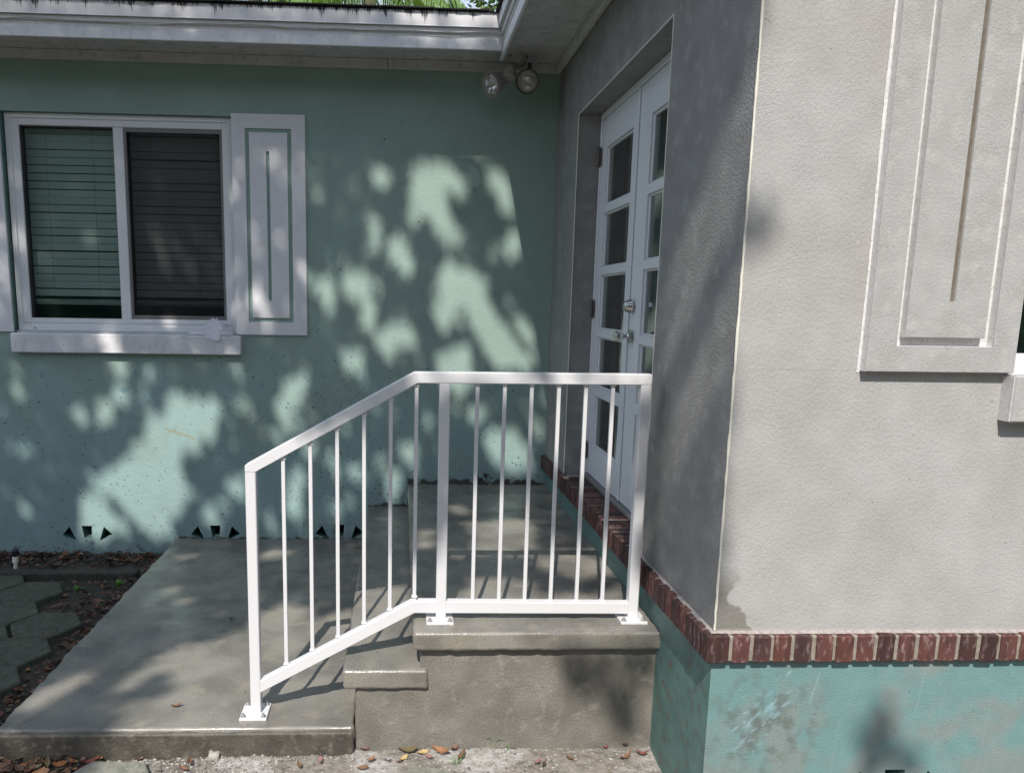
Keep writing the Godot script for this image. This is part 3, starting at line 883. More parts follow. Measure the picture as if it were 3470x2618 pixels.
func bricks(house: Node3D) -> void:
	var course := sub("brick_course", house)
	course.set_meta("label", "projecting course of red bricks on edge")
	boxpart("mortar", Vector3(-0.0235, 0.304, 2.90), Vector3(3.0, 0.388, 2.9745), m.mortar, course, 0.003)
	boxpart("mortar", Vector3(-0.0235, 0.304, 0.002), Vector3(0.012, 0.388, 2.8995), m.mortar, course, 0.003)
	boxpart("mortar", Vector3(0.0121, 0.304, 0.62), Vector3(0.16, 0.387, 2.18), m.mortar, course, 0.0)
	rng.seed = 15
	var shapes := {}
	for kind in ["front", "side", "sill"]:
		for v in 5:
			var st := new_st()
			var h := Vector3(0.0278, 0.0455, 0.019)
			if kind == "side": h = Vector3(0.0205, 0.0455, 0.0282)
			if kind == "sill": h = Vector3(0.089, 0.0455, 0.029)
			h += Vector3(rng.randf_range(-0.0016, 0.0014), rng.randf_range(-0.002, 0.0012), rng.randf_range(-0.0012, 0.0010))
			cbox(st, -h, h, 0.0035)
			shapes[kind + str(v)] = st.commit()
	for k in range(-1, 20):
		var x := 0.046 + 0.068 * k + 0.034
		if k < 0:
			var st := new_st()
			cbox(st, Vector3(-0.0305, 0.3, 2.922), Vector3(0.041, 0.392, 2.981), 0.004)
			obj("brick", st, m.brick3, course)
			continue
		var at := Vector3(x + rng.randf_range(-0.0015, 0.0015), 0.3462 + rng.randf_range(-0.0018, 0.0006), 2.9605 + rng.randf_range(-0.001, 0.002))
		put("brick", shapes["front%d" % rng.randi_range(0, 4)], m["brick%d" % [0, 0, 2, 1, 0, 3][rng.randi_range(0, 5)]], Transform3D(Basis(Vector3.BACK, rng.randf_range(-0.022, 0.022)), at), course)
	var z := 2.883
	while z > 0.02:
		var sill := z > 0.64 and z < 2.16
		var at := Vector3(0.0595 if sill else -0.0095, 0.346 + rng.randf_range(-0.0025, 0.0015), z + rng.randf_range(-0.001, 0.001))
		put("brick", shapes[("sill" if sill else "side") + str(rng.randi_range(0, 4))], m["brick%d" % rng.randi_range(0, 3)], Transform3D(Basis(Vector3.RIGHT, rng.randf_range(-0.01, 0.01)), at + Vector3(rng.randf_range(-0.002, 0.001), 0, 0)), course)
		z -= 0.068
	# lime fillet on top of the course
	var st := new_st()
	extrude(st, V2([0, 0.389, 0.011, 0.3905, 0.004, 0.3945, 0, 0.397]), 0.0, 3.0, 0.0, Transform3D(Basis(Vector3(0, 0, 1), Vector3(0, 1, 0), Vector3(1, 0, 0)), Vector3(-0.012, 0, 2.9495)))
	obj("mortar_fillet", st, m.lime, course)
	st = new_st()
	extrude(st, V2([0, 0.389, -0.013, 0.3905, -0.004, 0.3945, 0, 0.397]), 2.19, 2.949, 0.0, Transform3D(Basis.IDENTITY, Vector3(0.0005, 0, 0)))
	obj("mortar_fillet", st, m.lime, course)

func eaves(house: Node3D) -> void:
	var R := 7.0
	# soffits
	var sf := boxpart("soffit", Vector3(-R, 2.925, -0.1), Vector3(-0.431, 2.94, 0.425), m.soffit, house, 0.0)
	sf.set_meta("label", "dusty white soffit under the green wall's eave")
	boxpart("soffit", Vector3(-0.43, 2.9255, -0.1), Vector3(0.0, 2.94, 3.38), m.soffit, house, 0.0)
	boxpart("soffit", Vector3(0.0005, 2.925, 2.95), Vector3(4.4, 2.94, 3.38), m.soffit, house, 0.0)
	boxpart("soffit_batten", Vector3(-0.182, 2.917, 0.037), Vector3(-0.152, 2.925, 3.37), m.soffit, house, 0.003)
	for b in [[-R, -1.105], [-1.102, -0.2]]:
		boxpart("soffit_trim", Vector3(b[0], 2.868, 0.0005), Vector3(b[1], 2.9245, 0.034), m.soffit, house, 0.004)
	boxpart("soffit_trim", Vector3(-0.197, 2.872, 0.0005), Vector3(-0.0355, 2.925, 0.03), m.soffit, house, 0.004)
	boxpart("soffit_trim", Vector3(-0.035, 2.868, 0.0005), Vector3(-0.0005, 2.9245, 2.949), m.soffit, house, 0.005)
	boxpart("soffit_trim", Vector3(-0.028, 2.8695, 2.9505), Vector3(4.4, 2.9245, 2.98), m.soffit, house, 0.005)
	# boards along the green eave: lower fascia, gap strip, upper board with its stains, drip edge
	boxpart("fascia", Vector3(-R, 2.870, 0.425), Vector3(-0.427, 2.968, 0.442), m.trim, house, 0.003)
	boxpart("fascia", Vector3(-0.426, 2.851, 0.30), Vector3(-0.408, 2.968, 3.40), m.trim, house, 0.003)
	boxpart("fascia", Vector3(-0.4255, 2.853, 3.382), Vector3(4.5, 2.968, 3.399), m.trim, house, 0.003)
	boxpart("eave_moulding", Vector3(-R, 2.955, 0.4425), Vector3(-0.4265, 2.985, 0.458), m.trim, house, 0.006)
	boxpart("eave_moulding", Vector3(-0.441, 2.955, 0.4585), Vector3(-0.4265, 2.985, 3.414), m.trim, house, 0.006)
	var st := new_st()                                       # UVs run once along two metres
	uvbox(st, Vector3(-R, 2.984, 0.43), Vector3(-0.459, 3.064, 0.472), 3.2)
	obj("stained_board", st, m.drips, house).set_meta("label", "white eave board streaked black by the shingles")
	st = new_st()
	uvbox(st, Vector3(-0.458, 2.9845, 0.44), Vector3(-0.43, 3.064, 3.42), 3.2)
	obj("stained_board", st, m.drips, house)
	st = new_st()
	uvbox(st, Vector3(-0.4575, 2.985, 3.421), Vector3(4.5, 3.0645, 3.43), 3.2)
	obj("stained_board", st, m.drips, house)
	boxpart("drip_lip", Vector3(-R, 2.981, 0.4725), Vector3(-0.4605, 2.986, 0.477), m.vinyl, house, 0.001)
	boxpart("drip_lip", Vector3(-0.463, 2.9812, 0.4775), Vector3(-0.4585, 2.986, 3.42), m.vinyl, house, 0.001)
	# a loose cable tacked along the eave
	st = new_st()
	var pts := []
	var rr := []
	for k in 80:
		pts.append(Vector3(-5.5 + k * 0.0642, 2.957 + 0.006 * sin(k * 0.7) * sin(k * 0.23) - 0.004 * sin(k * 0.31), 0.4605))
		rr.append(0.0028)
	tube(st, pts, rr, 6)
	obj("cable", st, m.soffit, house)
	# shingle roofs
	st = new_st()
	for f in [[Vector3(-R, 3.065, 0.485), Vector3(-0.2, 3.065, 0.485), Vector3(-0.2, 4.0, -3.4), Vector3(-R, 4.0, -3.4)], [Vector3(-R, 3.065, -7.3), Vector3(-0.2, 3.065, -7.3), Vector3(-0.2, 4.0, -3.4), Vector3(-R, 4.0, -3.4)]]:
		quad(st, f[0], f[1], f[2], f[3], Vector3.UP)
	obj("roof", st, m.shingle, house)
	st = new_st()
	quad(st, Vector3(-0.472, 3.066, 0.3), Vector3(-0.472, 3.066, 3.44), Vector3(2.2, 3.75, 1.2), Vector3(2.2, 3.75, -3.4), Vector3.UP)
	quad(st, Vector3(4.6, 3.066, -7.3), Vector3(4.6, 3.066, 3.44), Vector3(2.2, 3.75, 1.2), Vector3(2.2, 3.75, -3.4), Vector3.UP)
	tri(st, Vector3(-0.472, 3.066, 3.44), Vector3(4.6, 3.066, 3.44), Vector3(2.2, 3.75, 1.2), Vector3.UP)
	obj("roof", st, m.shingle, house)
	# ragged shingle butts along the green eave and the wing eave
	rng.seed = 44
	var sh := []
	for v in 4:
		st = new_st()
		var p := PackedVector2Array([Vector2(-0.155, 0.10), Vector2(-0.155, 0.0)])
		for k in 6:
			p.append(Vector2(-0.11 + k * 0.045, rng.randf_range(-0.006, 0.005)))
		p.append_array([Vector2(0.155, 0.0), Vector2(0.155, 0.10)])
		extrude(st, p, 0.0, 0.007, 0.0, Transform3D(Basis(Vector3.RIGHT, -PI / 2), Vector3.ZERO))
		sh.append(st.commit())
	var x := -6.6
	while x < -0.6:
		put("shingle", sh[rng.randi_range(0, 3)], m.shingle, Transform3D(Basis(Vector3.RIGHT, 0.24 + rng.randf_range(-0.02, 0.02)) * Basis(Vector3.BACK, rng.randf_range(-0.006, 0.006)), Vector3(x, 3.068 + rng.randf_range(0, 0.004), 0.49 + rng.randf_range(-0.003, 0.005))), house)
		x += 0.312
	var z := 0.62
	while z < 3.3:
		put("shingle", sh[rng.randi_range(0, 3)], m.shingle, Transform3D(Basis(Vector3.UP, -PI / 2) * Basis(Vector3.RIGHT, 0.24), Vector3(-0.476, 3.07, z)), house)
		z += 0.312

func uvbox(st: SurfaceTool, lo: Vector3, hi: Vector3, length: float) -> void:
	var d := hi - lo
	var along_x := d.x > d.z
	var n := maxi(1, int(ceil((d.x if along_x else d.z) / length)))
	for k in n:
		var a := float(k) / n
		var b := float(k + 1) / n
		for s in [0, 1]:
			var P: Array[Vector3] = []
			for e in [[a, 1], [b, 1], [b, 0], [a, 0]]:
				var y: float = hi.y if e[1] == 1 else lo.y
				P.append(Vector3(lerpf(lo.x, hi.x, e[0]), y, lo.z if s == 0 else hi.z) if along_x else Vector3(lo.x if s == 0 else hi.x, y, lerpf(lo.z, hi.z, e[0])))
			var nn := Vector3(0, 0, 2 * s - 1) if along_x else Vector3(2 * s - 1, 0, 0)
			tri(st, P[0], P[1], P[2], nn, Vector2(0, 0), Vector2(1, 0), Vector2(1, 1))
			tri(st, P[0], P[2], P[3], nn, Vector2(0, 0), Vector2(1, 1), Vector2(0, 1))
	for y in [lo.y, hi.y]:
		var v := 1.0 if y == lo.y else 0.0
		var uv := Vector2(0.5, 0.99)
		tri(st, Vector3(lo.x, y, lo.z), Vector3(hi.x, y, lo.z), Vector3(hi.x, y, hi.z), Vector3(0, 1 - 2 * v, 0), uv, uv, uv)
		tri(st, Vector3(lo.x, y, lo.z), Vector3(hi.x, y, hi.z), Vector3(lo.x, y, hi.z), Vector3(0, 1 - 2 * v, 0), uv, uv, uv)
	for s in [0, 1]:
		var uv := Vector2(0.5, 0.99)
		if along_x:
			var X := lo.x if s == 0 else hi.x
			tri(st, Vector3(X, lo.y, lo.z), Vector3(X, hi.y, lo.z), Vector3(X, hi.y, hi.z), Vector3(2 * s - 1, 0, 0), uv, uv, uv)
			tri(st, Vector3(X, lo.y, lo.z), Vector3(X, hi.y, hi.z), Vector3(X, lo.y, hi.z), Vector3(2 * s - 1, 0, 0), uv, uv, uv)

func vent_holes(x: float, y: float) -> Array:              # a triangle, a slot and a triangle
	var t := func(a: Array) -> Array:
		var o := []
		for i in range(0, a.size(), 2): o.append(Vector2(x + a[i], y + a[i + 1]))
		return o
	return [t.call([-0.165, -0.067, -0.117, -0.007, -0.072, -0.105]), t.call([-0.034, -0.002, 0.036, -0.002, 0.029, -0.087, -0.019, -0.087]), t.call([0.115, -0.007, 0.171, -0.062, 0.082, -0.107])]

func build_house() -> void:
	var house := thing("house", "single storey house with green stucco front and gray stucco wing", "house", "", Vector3(0, -0.35, 0))
	# green wall
	var holes := [[Vector2(-3.531, 1.181), Vector2(-2.093, 1.181), Vector2(-2.093, 2.562), Vector2(-3.531, 2.562)]]
	var vents := []
	for v in [[-3.145, -0.124], [-2.277, -0.119], [-1.425, -0.112], [-4.01, -0.13]]:
		vents.append_array(vent_holes(v[0], v[1]))
	var st := new_st()
	sheet(st, Rect2(-7.0, -0.45, 7.0, 3.42), holes + vents, Transform3D.IDENTITY, Vector3(0, 0, 1), Rect2(-4, -0.4, 4, 3.4))
	obj("green_wall", st, m.green, house).set_meta("label", "sea green stucco wall with vent holes at its foot")
	st = new_st()
	reveal(st, holes[0], 0.13, Transform3D.IDENTITY)
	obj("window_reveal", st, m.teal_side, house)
	for v in vents:
		st = new_st()
		reveal(st, v, 0.14, Transform3D.IDENTITY)
		obj("vent", st, m.teal_side, house)
	st = new_st()                                            # inner leaf of the wall, coloured near-black as the darkness behind the vents
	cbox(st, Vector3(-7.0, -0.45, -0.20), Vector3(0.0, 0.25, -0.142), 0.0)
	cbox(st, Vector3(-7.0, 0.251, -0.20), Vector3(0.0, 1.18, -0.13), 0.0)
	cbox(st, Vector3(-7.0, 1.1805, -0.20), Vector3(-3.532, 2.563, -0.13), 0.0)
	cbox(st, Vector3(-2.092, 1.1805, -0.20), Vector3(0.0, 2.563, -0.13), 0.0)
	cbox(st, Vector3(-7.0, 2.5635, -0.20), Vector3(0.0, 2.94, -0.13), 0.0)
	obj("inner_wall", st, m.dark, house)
	st = new_st()
	for b in [[Vector3(-7.1, -0.45, -7.0), Vector3(-7.0, 2.96, 0.0)], [Vector3(-7.0, -0.45, -7.0), Vector3(4.2, 2.96, -6.9)], [Vector3(4.1, -0.45, -6.9), Vector3(4.2, 2.96, 2.93)], [Vector3(0.02, 0.42, -3.5), Vector3(0.1, 2.94, -0.01)], [Vector3(-7.0, 0.2, -6.9), Vector3(0.0, 0.26, -0.21)], [Vector3(0.0005, 0.2, -6.9), Vector3(4.1, 0.29, 2.93)], [Vector3(-7.0, 2.9405, -6.9), Vector3(0.0, 2.97, -0.11)], [Vector3(0.001, 2.9405, -6.9), Vector3(4.1, 2.97, 2.94)]]:
		cbox(st, b[0], b[1], 0.0)
	obj("inner_room", st, m.room, house)
	# gray wing: side wall with the door opening, front wall
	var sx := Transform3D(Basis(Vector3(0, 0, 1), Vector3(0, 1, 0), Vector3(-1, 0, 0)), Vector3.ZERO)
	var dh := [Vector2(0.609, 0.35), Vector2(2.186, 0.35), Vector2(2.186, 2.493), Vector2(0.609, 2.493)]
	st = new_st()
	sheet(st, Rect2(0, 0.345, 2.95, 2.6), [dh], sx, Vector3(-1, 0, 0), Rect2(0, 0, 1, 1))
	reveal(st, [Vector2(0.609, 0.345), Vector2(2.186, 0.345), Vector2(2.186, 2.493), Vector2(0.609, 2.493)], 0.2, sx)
	obj("gray_side_wall", st, m.side, house).set_meta("label", "gray textured stucco side wall of the wing, its shade put into the colour")
	st = new_st()
	sheet(st, Rect2(0, -0.45, 2.95, 0.7949), [], sx, Vector3(-1, 0, 0), Rect2(0, 0, 1, 1))
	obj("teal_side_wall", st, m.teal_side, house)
	var fx := Transform3D(Basis.IDENTITY, Vector3(0, 0, 2.95))
	var wh := [Vector2(0.868, 1.2), Vector2(2.2, 1.2), Vector2(2.2, 2.6), Vector2(0.868, 2.6)]
	st = new_st()
	sheet(st, Rect2(0, 0.345, 4.2, 2.6), [wh], fx, Vector3(0, 0, 1), Rect2(0, 0.38, 2, 2))
	obj("gray_front_wall", st, m.front, house).set_meta("label", "sunlit light gray stucco front wall of the wing")
	st = new_st()
	reveal(st, wh, 0.14, fx)
	obj("window_reveal", st, m.gray, house)
	var fv := vent_holes(0.652, -0.094)
	st = new_st()
	sheet(st, Rect2(0, -0.45, 4.2, 0.7949), fv, fx, Vector3(0, 0, 1), Rect2(0, -0.4, 2, 0.711))
	obj("teal_front_wall", st, m.teal, house).set_meta("label", "stained turquoise plinth under the brick course")
	for v in fv:
		st = new_st()
		reveal(st, v, 0.14, fx)
		obj("vent", st, m.teal_side, house)
	boxpart("vent_back", Vector3(0.02, -0.4, 2.78), Vector3(1.2, 0.25, 2.80), m.dark, house, 0.0)  # near-black sheet, coloured as the darkness inside the plinth vents
	# plaster corner beads
	st = new_st()
	rng.seed = 12
	var bp := []
	var br := []
	for k in 90:
		bp.append(Vector3(0.0012 + rng.randfn(0, 0.0004), 0.40 + 2.47 * k / 89.0, 2.9488 + rng.randfn(0, 0.0004)))
		br.append(0.0026 + 0.0022 * rng.randf())
	tube(st, bp, br, 8)
	obj("corner_bead", st, m.bead, house)
	for e in [[Vector3(0.001, 0.394, 0.610), Vector3(0.001, 2.4935, 0.610)], [Vector3(0.001, 0.394, 2.185), Vector3(0.001, 2.4935, 2.185)], [Vector3(0.001, 2.492, 0.610), Vector3(0.001, 2.492, 2.185)]]:
		st = new_st()
		tube(st, [e[0], e[1]], [0.0034, 0.0034], 8)
		obj("corner_bead", st, m.bead, house)
	eaves(house)
	slider_window(house)
	# window sill: a block of painted stucco
	st = new_st()
	cbox(st, Vector3(-3.541, 1.055, -0.02), Vector3(-2.059, 1.181, 0.052), 0.006)
	cbox(st, Vector3(-3.53, 1.1805, -0.13), Vector3(-2.094, 1.194, -0.021), 0.0)
	obj("window_sill", st, m.trim, house).set_meta("label", "white painted sill of the sliding window")
	wood_shutter(house, -2.093, -1.628, "white cut-out shutter right of the sliding window")
	wood_shutter(house, -4.0, -3.535, "white cut-out shutter cut off by the frame")
	stucco_shutter(house)
	# the wing's window, just at the frame's edge
	var w := sub("window", house)
	w.set_meta("label", "window of the gray wing at its shutter's edge")
	st = new_st()
	for b in [[0.869, 1.201, 0.888, 2.599], [2.13, 1.201, 2.199, 2.599]]:
		cbox(st, Vector3(b[0], b[1], 2.86), Vector3(b[2], b[3], 2.90), 0.004)
	cbox(st, Vector3(0.888, 1.201, 2.871), Vector3(2.13, 1.29, 2.929), 0.004)
	cbox(st, Vector3(0.888, 2.53, 2.871), Vector3(2.13, 2.599, 2.929), 0.004)
	obj("frame", st, m.vinyl, w)
	boxpart("pane", Vector3(0.888, 1.29, 2.893), Vector3(2.13, 2.53, 2.897), m.glass, w, 0.0)
	st = new_st()
	cbox(st, Vector3(0.846, 1.085, 2.93), Vector3(2.25, 1.228, 3.0), 0.005)
	obj("window_sill", st, m.gray, house).set_meta("label", "gray stuccoed sill of the wing's window")
	boxpart("sill_edge", Vector3(0.8435, 1.088, 2.945), Vector3(0.8458, 1.225, 2.997), m.paint, house, 0.0)
	door(house)
	bricks(house)

# ---------------------------------------------------------------- stoop and railing
func build_stoop() -> void:
	var s := thing("concrete_stoop", "gray concrete stoop of slab, step and landing in the house corner", "steps", "", Vector3(-1.2, -0.33, 1.2))
	var nz := noise(201, 0.05, 3)
	var st := new_st()
	rbox(st, Vector3(-2.545, -0.42, -0.01), Vector3(-1.18, -0.214, 2.448), 0.014, 3, 0.03, 0.010, noise(203, 0.14, 3))
	obj("slab", st, m.concrete, s).set_meta("label", "wide damp slab at the foot of the steps")
	st = new_st()
	rbox(st, Vector3(-2.53, -0.40, 2.40), Vector3(-1.1815, -0.229, 2.4600), 0.012, 2, 0.03, 0.007, noise(202, 0.09, 3))
	obj("slab_edge", st, m.damp, s).set_meta("label", "dark damp front edge of the slab")
	st = new_st()                                            # riser block under step and landing
	extrude(st, V2([-1.175, -0.45, 0.0305, -0.45, 0.0305, 0.112, -0.924, 0.112, -0.924, -0.05, -1.175, -0.05]), 0.002, 2.430, 0.008)
	obj("riser_block", st, m.face, s).set_meta("label", "rough rendered block under the landing")
	st = new_st()
	rbox(st, Vector3(-1.222, -0.058, -0.005), Vector3(-0.893, 0.021, 2.452), 0.014, 3, 0.025, 0.0075, noise(205, 0.16, 3))
	obj("step", st, m.concrete, s)
	st = new_st()
	rbox(st, Vector3(-0.953, 0.104, -0.005), Vector3(0.0302, 0.181, 2.468), 0.016, 3, 0.025, 0.0065, noise(204, 0.16, 3))
	obj("landing", st, m.concrete, s)

func build_railing() -> void:
	var r := thing("railing", "glossy white metal stair railing bolted to the stoop", "railing", "", Vector3(-0.842, 0.181, 2.335))
	var za := 2.315
	var zb := 2.355
	for q in [[-1.574, -0.21, 0.789], [-0.842, 0.185, 1.122], [-0.075, 0.185, 1.139]]:
		var st := new_st()
		cbox(st, Vector3(q[0] - 0.020, q[1], za), Vector3(q[0] + 0.020, q[2], zb), 0.003)
		obj("post", st, m.rail, r)
		var px: float = q[0] - 0.005
		st = new_st()
		cbox(st, Vector3(px - 0.053, q[1] - 0.006, 2.272), Vector3(px + 0.053, q[1] + 0.005, 2.396), 0.002)
		var pl := obj("base_plate", st, m.rail, r)
		rng.seed = 300 + int(q[0] * 100)
		for dx in [-0.039, 0.039]:
			for dz in [-0.047, 0.047]:
				st = new_st()
				var at := Vector3(px + dx, q[1] + 0.0051, 2.334 + dz)
				lathe(st, V2([0.0, 0.0, 0.0105, 0.0, 0.0105, 0.002, 0.0, 0.002]), aim(at, Vector3.UP), 16)
				lathe(st, V2([0.0085, 0.002, 0.0085, 0.008, 0.0075, 0.0085, 0.0, 0.0085]), aim(at, Vector3.UP) * Transform3D(Basis(Vector3.UP, rng.randf() * 3.0), Vector3.ZERO), 6)
				lathe(st, V2([0.0045, 0.0085, 0.0045, 0.015, 0.0, 0.0155]), aim(at, Vector3(rng.randf_range(-0.08, 0.08), 1, 0)), 10)
				var b := obj("bolt", st, m.steel, pl)
	# handrail and bottom rail with their bends
	var st := new_st()
	extrude(st, V2([-1.594, 0.800, -1.588, 0.806, -0.957, 1.1625, -0.058, 1.1640, -0.0535, 1.1595, -0.0535, 1.124, -0.095, 1.1215, -0.944, 1.1195, -1.554, 0.776, -1.594, 0.776]), za - 0.0015, zb + 0.0015, 0.003)
	obj("top_rail", st, m.rail, r)
	st = new_st()
	extrude(st, V2([-1.555, -0.119, -0.946, 0.212, -0.0945, 0.206, -0.0945, 0.2525, -0.957, 0.262, -1.555, -0.068]), za + 0.001, zb - 0.001, 0.003)
	obj("bottom_rail", st, m.rail, r)
	var h := 0.0072
	var first: MeshInstance3D = null
	for x in [-1.452, -1.349, -1.247, -1.145, -1.044, -0.9475, -0.717, -0.613, -0.510, -0.406, -0.302, -0.198]:
		var y0 := 0.245
		var y1 := 1.128
		if x < -0.946:
			y0 = -0.068 + (x + 1.555) * 0.5518 - 0.008
			y1 = 0.776 + (x + 1.554) * 0.563 + 0.010
		st = new_st()
		cbox(st, Vector3(x - h, y0, 2.335 - h), Vector3(x + h, y1, 2.335 + h), 0.0015)
		for y in [y0 + 0.010 if x > -0.946 else y0 + 0.016, 1.119 if x > -0.946 else y1 - 0.018]:   # weld beads
			cbox(st, Vector3(x - h - 0.004, y - 0.004, 2.335 - h - 0.004), Vector3(x + h + 0.004, y + 0.005, 2.335 + h + 0.004), 0.004)
		obj("baluster", st, m.rail, r)

# ---------------------------------------------------------------- small things
func build_floodlight() -> void:
	var f := thing("floodlight", "twin floodlight with motion sensor under the eave corner", "floodlight", "", Vector3(-0.30, 2.925, 0.168))
	var c := Vector3(-0.302, 2.925, 0.168)
	var down := Vector3.DOWN
	var st := new_st()
	lathe(st, V2([0.0, 0.0, 0.062, 0.0, 0.062, 0.006, 0.060, 0.008, 0.059, 0.040, 0.056, 0.045, 0.0, 0.045]), aim(c, down), 28)
	obj("junction_box", st, m.lamp_beige, f)
	st = new_st()
	lathe(st, V2([0.057, 0.0455, 0.057, 0.05, 0.05, 0.058, 0.030, 0.066, 0.0, 0.068]), aim(c, down), 28)
	obj("cover", st, m.lamp, f)
	for k in 3:
		st = new_st()
		var a := 0.4 + k * 2.1
		tube(st, [c + Vector3(cos(a) * 0.058, -0.012, sin(a) * 0.058), c + Vector3(cos(a) * 0.066, -0.012, sin(a) * 0.066)], [0.005, 0.005], 8)
		obj("screw", st, m.aged, f)
	# two reflector heads on swivelling necks
	for q in [[Vector3(-0.250, 2.752, 0.262), Vector3(-0.16, -0.22, 0.95), Vector3(-0.222, 2.885, 0.172), m.lamp_dark, "floodlight head aimed at the viewer"], [Vector3(-0.468, 2.734, 0.232), Vector3(-0.80, -0.34, 0.50), Vector3(-0.372, 2.862, 0.178), m.lamp, "floodlight head turned to the left"]]:
		var at: Vector3 = q[0]
		var dir: Vector3 = q[1].normalized()
		var X := aim(at, dir)
		st = new_st()
		lathe(st, V2([0.018, -0.135, 0.024, -0.13, 0.026, -0.095, 0.040, -0.08, 0.062, -0.035, 0.070, -0.014, 0.0725, -0.004, 0.0725, 0.010, 0.069, 0.012, 0.0655, 0.008, 0.064, -0.004]), X, 36)
		lathe(st, V2([0.0, -0.1352, 0.018, -0.135]), X, 36)
		var head := obj("lamp_head", st, q[3], f)
		head.set_meta("label", q[4])
		st = new_st()
		lathe(st, V2([0.0635, -0.004, 0.058, -0.022, 0.045, -0.042, 0.026, -0.055, 0.0, -0.060]), X, 36)
		obj("reflector", st, m.chrome, head)
		st = new_st()
		lathe(st, V2([0.0, -0.050, 0.012, -0.046, 0.014, -0.034, 0.008, -0.026, 0.0, -0.024]), X, 18)
		obj("bulb", st, m.lens, head)
		st = new_st()
		lathe(st, V2([0.0645, 0.000, 0.052, 0.007, 0.030, 0.012, 0.0, 0.014]), X, 36)
		obj("lens", st, m.lens, head)
		st = new_st()
		var back: Vector3 = at - dir * 0.125
		tube(st, [q[2], q[2].lerp(back, 0.35) + Vector3(0, 0.012, 0), back, back + dir * 0.03], [0.013, 0.014, 0.016, 0.014], 14)
		obj("neck", st, m.lamp_dark, f)
	var sx := aim(Vector3(-0.352, 2.842, 0.214), Vector3(-0.12, -1.0, 0.20))
	st = new_st()
	lathe(st, V2([0.0, 0.0, 0.036, 0.0, 0.040, 0.004, 0.041, 0.030, 0.039, 0.033, 0.039, 0.052, 0.041, 0.056, 0.041, 0.064, 0.035, 0.068, 0.0, 0.070]), sx, 28)
	obj("motion_sensor", st, m.lamp_beige, f)
	st = new_st()
	tube(st, [c + Vector3(-0.02, -0.06, 0.02), Vector3(-0.350, 2.845, 0.212)], [0.011, 0.012], 12)
	obj("neck", st, m.lamp, f)

func build_rag() -> void:
	var nz := noise(401, 0.045, 2)
	var st := new_st()
	var U := 64
	var W := 40
	var P := []
	for i in U + 1:
		var row := []
		for j in W + 1:
			var u := i / float(U) * 2.0 - 1.0
			var v := j / float(W) * 2.0 - 1.0
			var edge := 1.0 + 0.22 * nz.get_noise_2d(i * 1.4, 300.0 + j * 1.4)
			var x := -2.262 + 0.142 * u * edge * (1.0 if u < 0 else 0.95)
			var z := 0.012 + 0.046 * v * edge * (0.55 + 0.45 * clampf(u + 0.9, 0.0, 1.0))
			var ridge := absf(nz.get_noise_2d(i * 2.0, j * 3.4))
			var ridge2 := absf(nz.get_noise_2d(200 + i * 4.0 + j * 2.0, j * 1.5))
			var hump := 0.062 * exp(-pow((x + 2.255) / 0.046, 2) - pow((z + 0.004) / 0.028, 2)) + 0.05 * exp(-pow((x + 2.195) / 0.048, 2) - pow((z - 0.008) / 0.03, 2))
			var rim := 1.0 - pow(maxf(absf(u), absf(v)), 6.0)
			var y := 1.1845 + rim * (0.010 + ridge * 0.038 + ridge2 * 0.020 + hump)
			if z > 0.050:                                    # a corner hangs over the sill's edge
				if absf(x + 2.24) < 0.05:
					y -= (z - 0.050) * 2.6 + 0.008
				else:
					z = 0.050
			row.append(Vector3(x, y, z))
		P.append(row)
	for i in U:
		for j in W:
			var a: Vector3 = P[i][j]
			var b: Vector3 = P[i + 1][j]
			var c: Vector3 = P[i + 1][j + 1]
			var d: Vector3 = P[i][j + 1]
			for t in [[a, b, c], [a, c, d]]:
				var n: Vector3 = (t[1] - t[0]).cross(t[2] - t[0])
				if n.y < 0: n = -n
				tri(st, t[0], t[1], t[2], n.normalized())
	var o := obj("rag", st, m.cloth)
	tag(o, "crumpled white rag left on the window sill", "rag")

func leaf_shape(L: float, W: float, curl: float, cup: float, n := 6, col := Color.WHITE, twist := 0.0) -> ArrayMesh:   # lies along x, up is y
	var st := new_st()
	st.set_color(col)
	var rows := []
	for i in n + 1:
		var t := i / float(n)
		var w := W * 0.5 * pow(sin(PI * pow(t, 0.85)), 0.8) + 0.0006
		var y := curl * L * (pow(t - 0.45, 2) * 2.2)
		var tw := twist * (t - 0.5)
		if n >= 8: w *= 0.86 + 0.2 * sin(i * 2.3 + L * 400.0)
		rows.append([Vector3((t - 0.5) * L, y + cup * w + tw * w, -w), Vector3((t - 0.5) * L, y, 0), Vector3((t - 0.5) * L, y + cup * w * 1.2 - tw * w, w)])
	for i in n:
		for k in 2:
			var a: Vector3 = rows[i][k]
			var b: Vector3 = rows[i + 1][k]
			var c: Vector3 = rows[i + 1][k + 1]
			var d: Vector3 = rows[i][k + 1]
			var nn := (c - a).cross(b - d).normalized()
			if nn.y < 0: nn = -nn
			st.set_color(col)
			tri(st, a, b, c, nn)
			tri(st, a, c, d, nn)
	return st.commit()

func ground_y(x: float, z: float) -> float:
	return -0.338 + 0.010 * gnoise.get_noise_2d(x * 100.0, z * 100.0) + (0.012 * clampf(1.0 - z / 0.25, 0.0, 1.0) if x < -2.5 else 0.0) + (0.012 * clampf((x + 2.0) * 2.0, 0.0, 1.0) * clampf((2.62 - z) / 0.12, 0.0, 1.0) if z > 2.3 else 0.0)

var gnoise := FastNoiseLite.new()

